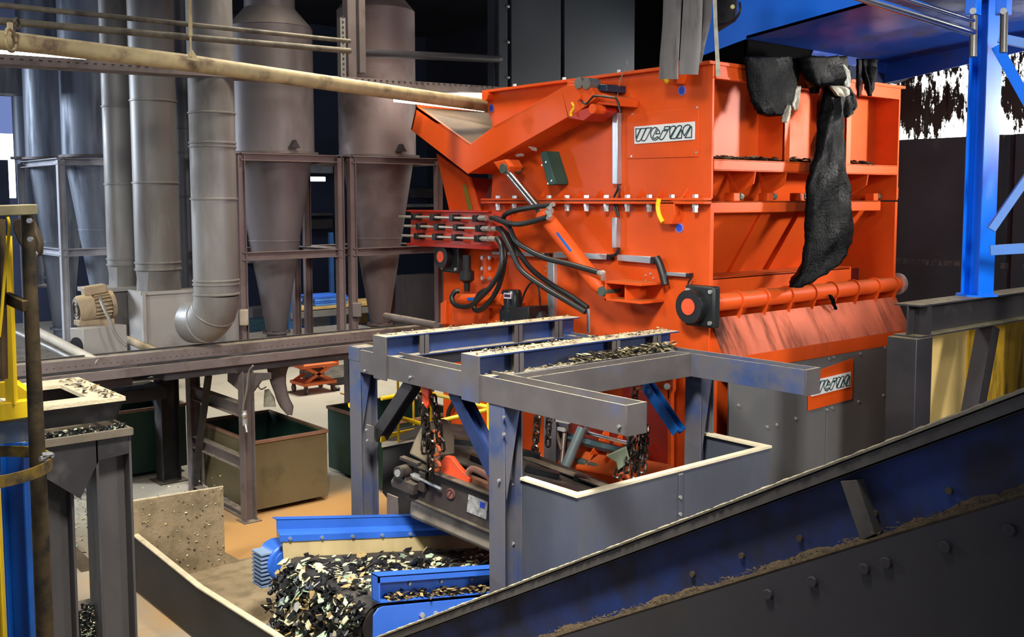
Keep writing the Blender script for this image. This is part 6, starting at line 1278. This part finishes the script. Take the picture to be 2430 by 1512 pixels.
b = MB(); b.hbeam((xc_, yc2, zf+.01), (xc_, yc2, 8.5), (.2, 1, 0), .2, .22, .014, .012); b.build('column_section', BLUE, BC, bevel=.003)
b = MB(); b.cyl((xc_, yc2, zf), (xc_, yc2, zf+.015), .2, 8); b.build('base_plate', BLUE, BC)
PB = mat('light_blue_brace', (80, 130, 205), .4, 0, .1, 2)
q2 = PD(2640, 600, 8.9)
b = MB(); b.hbeam((q2.x, q2.y, 0), (q2.x, q2.y, 8.5), (.2, 1, 0), .2, .22, .014, .012); b.build('column_section', BLUE, BC, bevel=.003)
for a, c, w_ in (((2352, 545), (2640, 128), .07), ((2350, 594), (2640, 577), .09), ((2365, 110), (2640, 600), .09), ((2370, 90), (2640, 148), .08)):
    b = MB(); b.bar(PD(*a, 9.25), PD(*c, 8.9), .07, w_); b.build('brace', PB if w_ != .09 or a[1] > 500 else BLUE, BC, bevel=.002)
for x_, y0_, y1q in ((2309, 38, 135), (2381, 30, 125)):
    b = MB(); b.cyl(PD(x_, y1q, 8.9), PD(x_+2, y0_, 8.9), .032, 12); q = b.build('spring_tube', mat('satin_grey_tube', (128, 126, 120), .3, .6), BC)
    b = MB(); b.box(*(lambda p: (p.x-.05, p.x+.05, p.y-.05, p.y+.05, p.z, p.z+.14))(PD(x_, 36, 8.95))); b.build('tube_bracket', BLUE, BC, bevel=.004)
    b = MB(); b.cyl(PD(x_, 26, 8.8), PD(x_, 26, 8.75), .028, 10); b.build('bolt', ZINC, BC)
YC = thing('yellow_container', 'weathered yellow container behind the black post at the right', 'container', tuple(V(*PD(2293, 950, 11.0).xy, 0)))
cn = PD(2293, 900, 11.0); lx = PY(2160, 900, cn.y).x
b = MB(); b.box(lx-.0, cn.x, cn.y, cn.y+.05, 0, PY(2165, 750, cn.y).z); b.build('pale_panel', CREAMY, YC)  # paler yellow paints the side that faces the light
b = MB(); b.prism([(cn.x, cn.y, 0), (cn.x+2.5, cn.y-.4, 0), (cn.x+2.5, cn.y-.4, 2.5), (cn.x, cn.y, 2.5)], (0, .05, 0)); b.build('weathered_panel', YELW, YC)  # darker yellow holds both wear and the shade of the turned-away side
b = MB(); b.box(cn.x-.015, cn.x+.015, cn.y-.02, cn.y, 0, 2.4); b.box(lx-.06, lx+.02, cn.y-.03, cn.y, 0, 2.45); b.build('corner_edge', YELW, YC)
# ================================================================ blue feed hood above the hopper
HD = thing('feed_hood', 'bright blue feed conveyor hood hanging above the shredder hopper, dark underneath', 'hood', (9.8, 5.5, 5.4))
zh = 5.44; A = PZ(1771, 92, zh); B = PZ(1972, 133, zh)
xa_, ya_, xb_ = A.x, A.y, B.x+.95
yn_ = .8
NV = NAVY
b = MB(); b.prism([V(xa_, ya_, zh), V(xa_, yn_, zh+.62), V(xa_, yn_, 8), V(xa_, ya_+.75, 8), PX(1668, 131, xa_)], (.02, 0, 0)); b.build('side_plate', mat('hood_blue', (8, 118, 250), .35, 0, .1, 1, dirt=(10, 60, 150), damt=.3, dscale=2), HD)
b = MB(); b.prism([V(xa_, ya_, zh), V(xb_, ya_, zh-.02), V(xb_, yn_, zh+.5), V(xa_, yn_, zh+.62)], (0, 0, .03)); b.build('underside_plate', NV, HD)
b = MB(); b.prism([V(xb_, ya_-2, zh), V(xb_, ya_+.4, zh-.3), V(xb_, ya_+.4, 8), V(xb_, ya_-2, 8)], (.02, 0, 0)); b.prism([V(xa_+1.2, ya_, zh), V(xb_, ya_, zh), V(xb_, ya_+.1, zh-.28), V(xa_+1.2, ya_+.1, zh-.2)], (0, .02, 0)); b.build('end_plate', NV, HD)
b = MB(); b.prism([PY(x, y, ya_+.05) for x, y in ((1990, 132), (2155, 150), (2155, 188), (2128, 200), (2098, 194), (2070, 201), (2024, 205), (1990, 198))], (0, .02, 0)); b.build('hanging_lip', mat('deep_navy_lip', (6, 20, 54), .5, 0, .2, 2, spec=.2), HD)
for dz, r_ in ((0, .035), (.1, .022)):
    b = MB(); b.cyl(PD(2030, -10, 8.2)+V(0, 0, dz), PD(2310, 78, 8.9)+V(0, 0, dz), r_, 12); b.build('roller_shaft', CHROME, HD)
b = MB(); b.hexa([PD(1700, 70, 9.6)+V(0, 0, 0), PD(1745, 42, 9.4), PD(1745, 42, 9.4)+V(.15, .1, 0), PD(1700, 70, 9.6)+V(.15, .1, 0), PD(1700, -10, 9.6), PD(1748, -10, 9.4), PD(1748, -10, 9.4)+V(.15, .1, 0), PD(1700, -10, 9.6)+V(.15, .1, 0)]); b.build('drive_box', BLACKST, HD, bevel=.01)
b = MB(); p = PD(1737, 18, 9.3); b.cyl(p, p-FWD*.03, .02, 10); b.build('bolt', mat('brass_bolt', (190, 180, 120), .4, .5), HD)
b = MB(); b.tube(smoothpath([PD(1755, 5, 9.3), PD(1755, 30, 9.3), PD(1735, 52, 9.4), PD(1700, 60, 9.5)], 5), .012, 8); b.build('drive_cable', RUB, HD)
fl1 = PY(2005, 150, ya_+.03).x
GAPSH = mat('gap_shade_black', (3, 3, 4), .8, 0, 0, 3, spec=.03)
b = MB(); b.prism([V(xa_+.03, ya_+.03, 5.13), V(fl1, ya_+.03, 4.98), V(fl1, ya_+.03, 5.7), V(xa_+.03, ya_+.03, 5.7)], (0, .02, 0)); b.build('gap_shade_sheet', GAPSH, HD)  # black sheet added as the shadow between hood and hopper
b = MB(); b.prism([V(xa_+.03, ya_, 5.13), V(xa_+.03, ya_+1.6, 5.13), V(xa_+.03, ya_+1.6, 6.2), V(xa_+.03, ya_, 5.6)], (.02, 0, 0)); b.build('gap_shade_sheet', GAPSH, HD)  # second black sheet, painted shade below the hood's side plate
# plastic strips hanging by the hopper
def strip(rows, X, lbl, m=STRIP):
    b = MB(); pv = None
    for (y, l, r) in rows:
        a, c = PX(l, y, X), PX(r, y, X); k = .006
        q = [b.b.verts.new(v) for v in (a, (a+c)/2+V(-.025, 0, 0), c, c+V(k, 0, 0), (a+c)/2+V(-.025+k, 0, 0), a+V(k, 0, 0))]
        if pv:
            for j in range(6): b.b.faces.new([pv[j], pv[(j+1) % 6], q[(j+1) % 6], q[j]])
        pv = q
    return tag(b.build('hanging_strip', m), lbl, 'strip')
strip([(-30, 1575, 1618), (60, 1572, 1614), (130, 1566, 1610), (188, 1563, 1608)], 7.5, 'grey plastic strip, leftmost of those hanging in front of the shredder top')
strip([(-30, 1623, 1668), (60, 1618, 1665), (120, 1614, 1662), (177, 1611, 1656)], 7.4, 'wide grey plastic strip with frayed tip, second from the left above the shredder')
strip([(-30, 1664, 1692), (50, 1662, 1686), (110, 1661, 1672), (150, 1660, 1664)], 7.55, 'narrow twisted grey strip right of the wide one above the shredder')
strip([(-30, 1690, 1699), (60, 1694, 1702), (130, 1697, 1706), (181, 1698, 1709)], 7.3, 'thin pale plastic strip hanging at the front corner of the shredder', FILMG)
# black film caught on the hopper
def film(rows, Y, lbl, m, name='plastic_film', dep=.07, seed=3, amp=.018):
    rnd = random.Random(seed); b = MB(); R2 = []
    for (y0, l0, r0), (y1, l1, r1) in zip(rows, rows[1:]):
        st = max(1, int((y1-y0)/5))
        for k in range(st): t = k/st; t2 = t*t*(3-2*t); R2.append((y0+(y1-y0)*t, l0+(l1-l0)*t2, r0+(r1-r0)*t2))
    R2.append(rows[-1]); n = 26; rings = []
    fr = [(rnd.uniform(2, 9), rnd.random()*6.28, rnd.uniform(-.25, .25)) for _ in range(5)]
    for i, (y, l, r) in enumerate(R2):
        l += rnd.uniform(-1, 1); r += rnd.uniform(-1, 1)
        a, c = PY(l, y, Y), PY(r, y, Y); md = (a+c)/2; hw = (c-a)/2; ring = []
        for k in range(n):
            t = 2*math.pi*k/n; u = _c(t); w_ = sum(_s(f*u*1.6+p+i*g) for f, p, g in fr)*amp
            ring.append(b.b.verts.new(md+hw*u+V(0, -_s(t)*min(dep, hw.length*.7)-abs(_s(t))*w_*min(1, hw.length*6), rnd.uniform(-.004, .004))))
        rings.append(ring)
    for A_, B_ in zip(rings, rings[1:]):
        for k in range(n): b.b.faces.new([A_[k], A_[(k+1) % n], B_[(k+1) % n], B_[k]])
    b.b.faces.new(rings[0]); b.b.faces.new(rings[-1])
    o = b.build(name, m)
    for e in o.data.edges: e.use_edge_sharp = False
    return tag(o, lbl, 'film')
film([(135, 1765, 1895), (160, 1770, 1898), (200, 1774, 1892), (235, 1782, 1884), (258, 1790, 1872), (270, 1800, 1862), (276, 1822, 1850)], Y0-.12, 'short wide black film bag caught on the left part of the shredder hopper edge', FILM)
film([(150, 1925, 1985), (180, 1950, 1998), (210, 1957, 2000), (250, 1952, 1990), (300, 1942, 1996), (350, 1936, 1997), (400, 1926, 2005), (450, 1915, 2014), (500, 1912, 2018), (540, 1910, 2024), (570, 1912, 2022), (600, 1906, 2008), (625, 1904, 1990), (645, 1898, 1962), (665, 1886, 1925), (682, 1878, 1898)], Y0-.2, 'long black plastic film hanging down the front of the shredder', FILM, dep=.09, seed=5)
film([(205, 1985, 2010), (230, 1992, 2024), (255, 1994, 2027), (270, 1994, 2018), (279, 1996, 2010)], Y0-.14, 'small round black film flap right of the long hanging film', FILM, dep=.05, seed=8)
film([(136, 1895, 2000), (160, 1900, 2010), (190, 1912, 2012), (205, 1925, 1990)], Y0-.22, 'crumpled dark film bundle on the hopper edge above the long film', FILM, dep=.12, seed=9, amp=.03)
film([(150, 1988, 2000), (175, 1995, 2014), (200, 2000, 2016), (212, 2004, 2012)], Y0-.32, 'olive scrap of film right of the crumpled bundle', mat('olive_film', (74, 74, 56), .5, 0, .3, 8), dep=.03, seed=10)
film([(204, 1970, 1992), (214, 1974, 2010), (226, 1985, 2012), (230, 1994, 2002)], Y0-.34, 'pale grey scrap of film at the top of the long hanging film', FILMG, dep=.03, seed=11)
film([(205, 1885, 1900), (230, 1884, 1896), (250, 1878, 1892), (262, 1884, 1890)], Y0-.16, 'pale thin scrap along the right edge of the short black bag', FILMG, dep=.02, seed=12)
film([(250, 1866, 1876), (270, 1858, 1876), (290, 1856, 1868)], Y0-.16, 'small greenish scrap below the short black bag', FILMG, dep=.02, seed=13)
film([(150, 1912, 1945), (200, 1918, 1945), (222, 1924, 1938)], Y0-.1, 'short dark scrap between the black bag and the long film', FILM, dep=.04, seed=14)
film([(140, 2034, 2042), (200, 2034, 2040), (235, 2036, 2038)], Y0-.1, 'thin dark string of film right of the round flap', FILM, dep=.02, seed=15)
film([(140, 2046, 2078), (180, 2050, 2078), (205, 2056, 2072), (228, 2060, 2066)], Y0-.1, 'ragged dark film scrap hanging near the right end of the hopper edge', FILM, dep=.04, seed=16)
film([(700, 1966, 1974), (715, 1972, 1982), (735, 1980, 1986)], 6.26, 'tiny black scrap lying on the sloped orange shelf', FILM, dep=.012, seed=17)
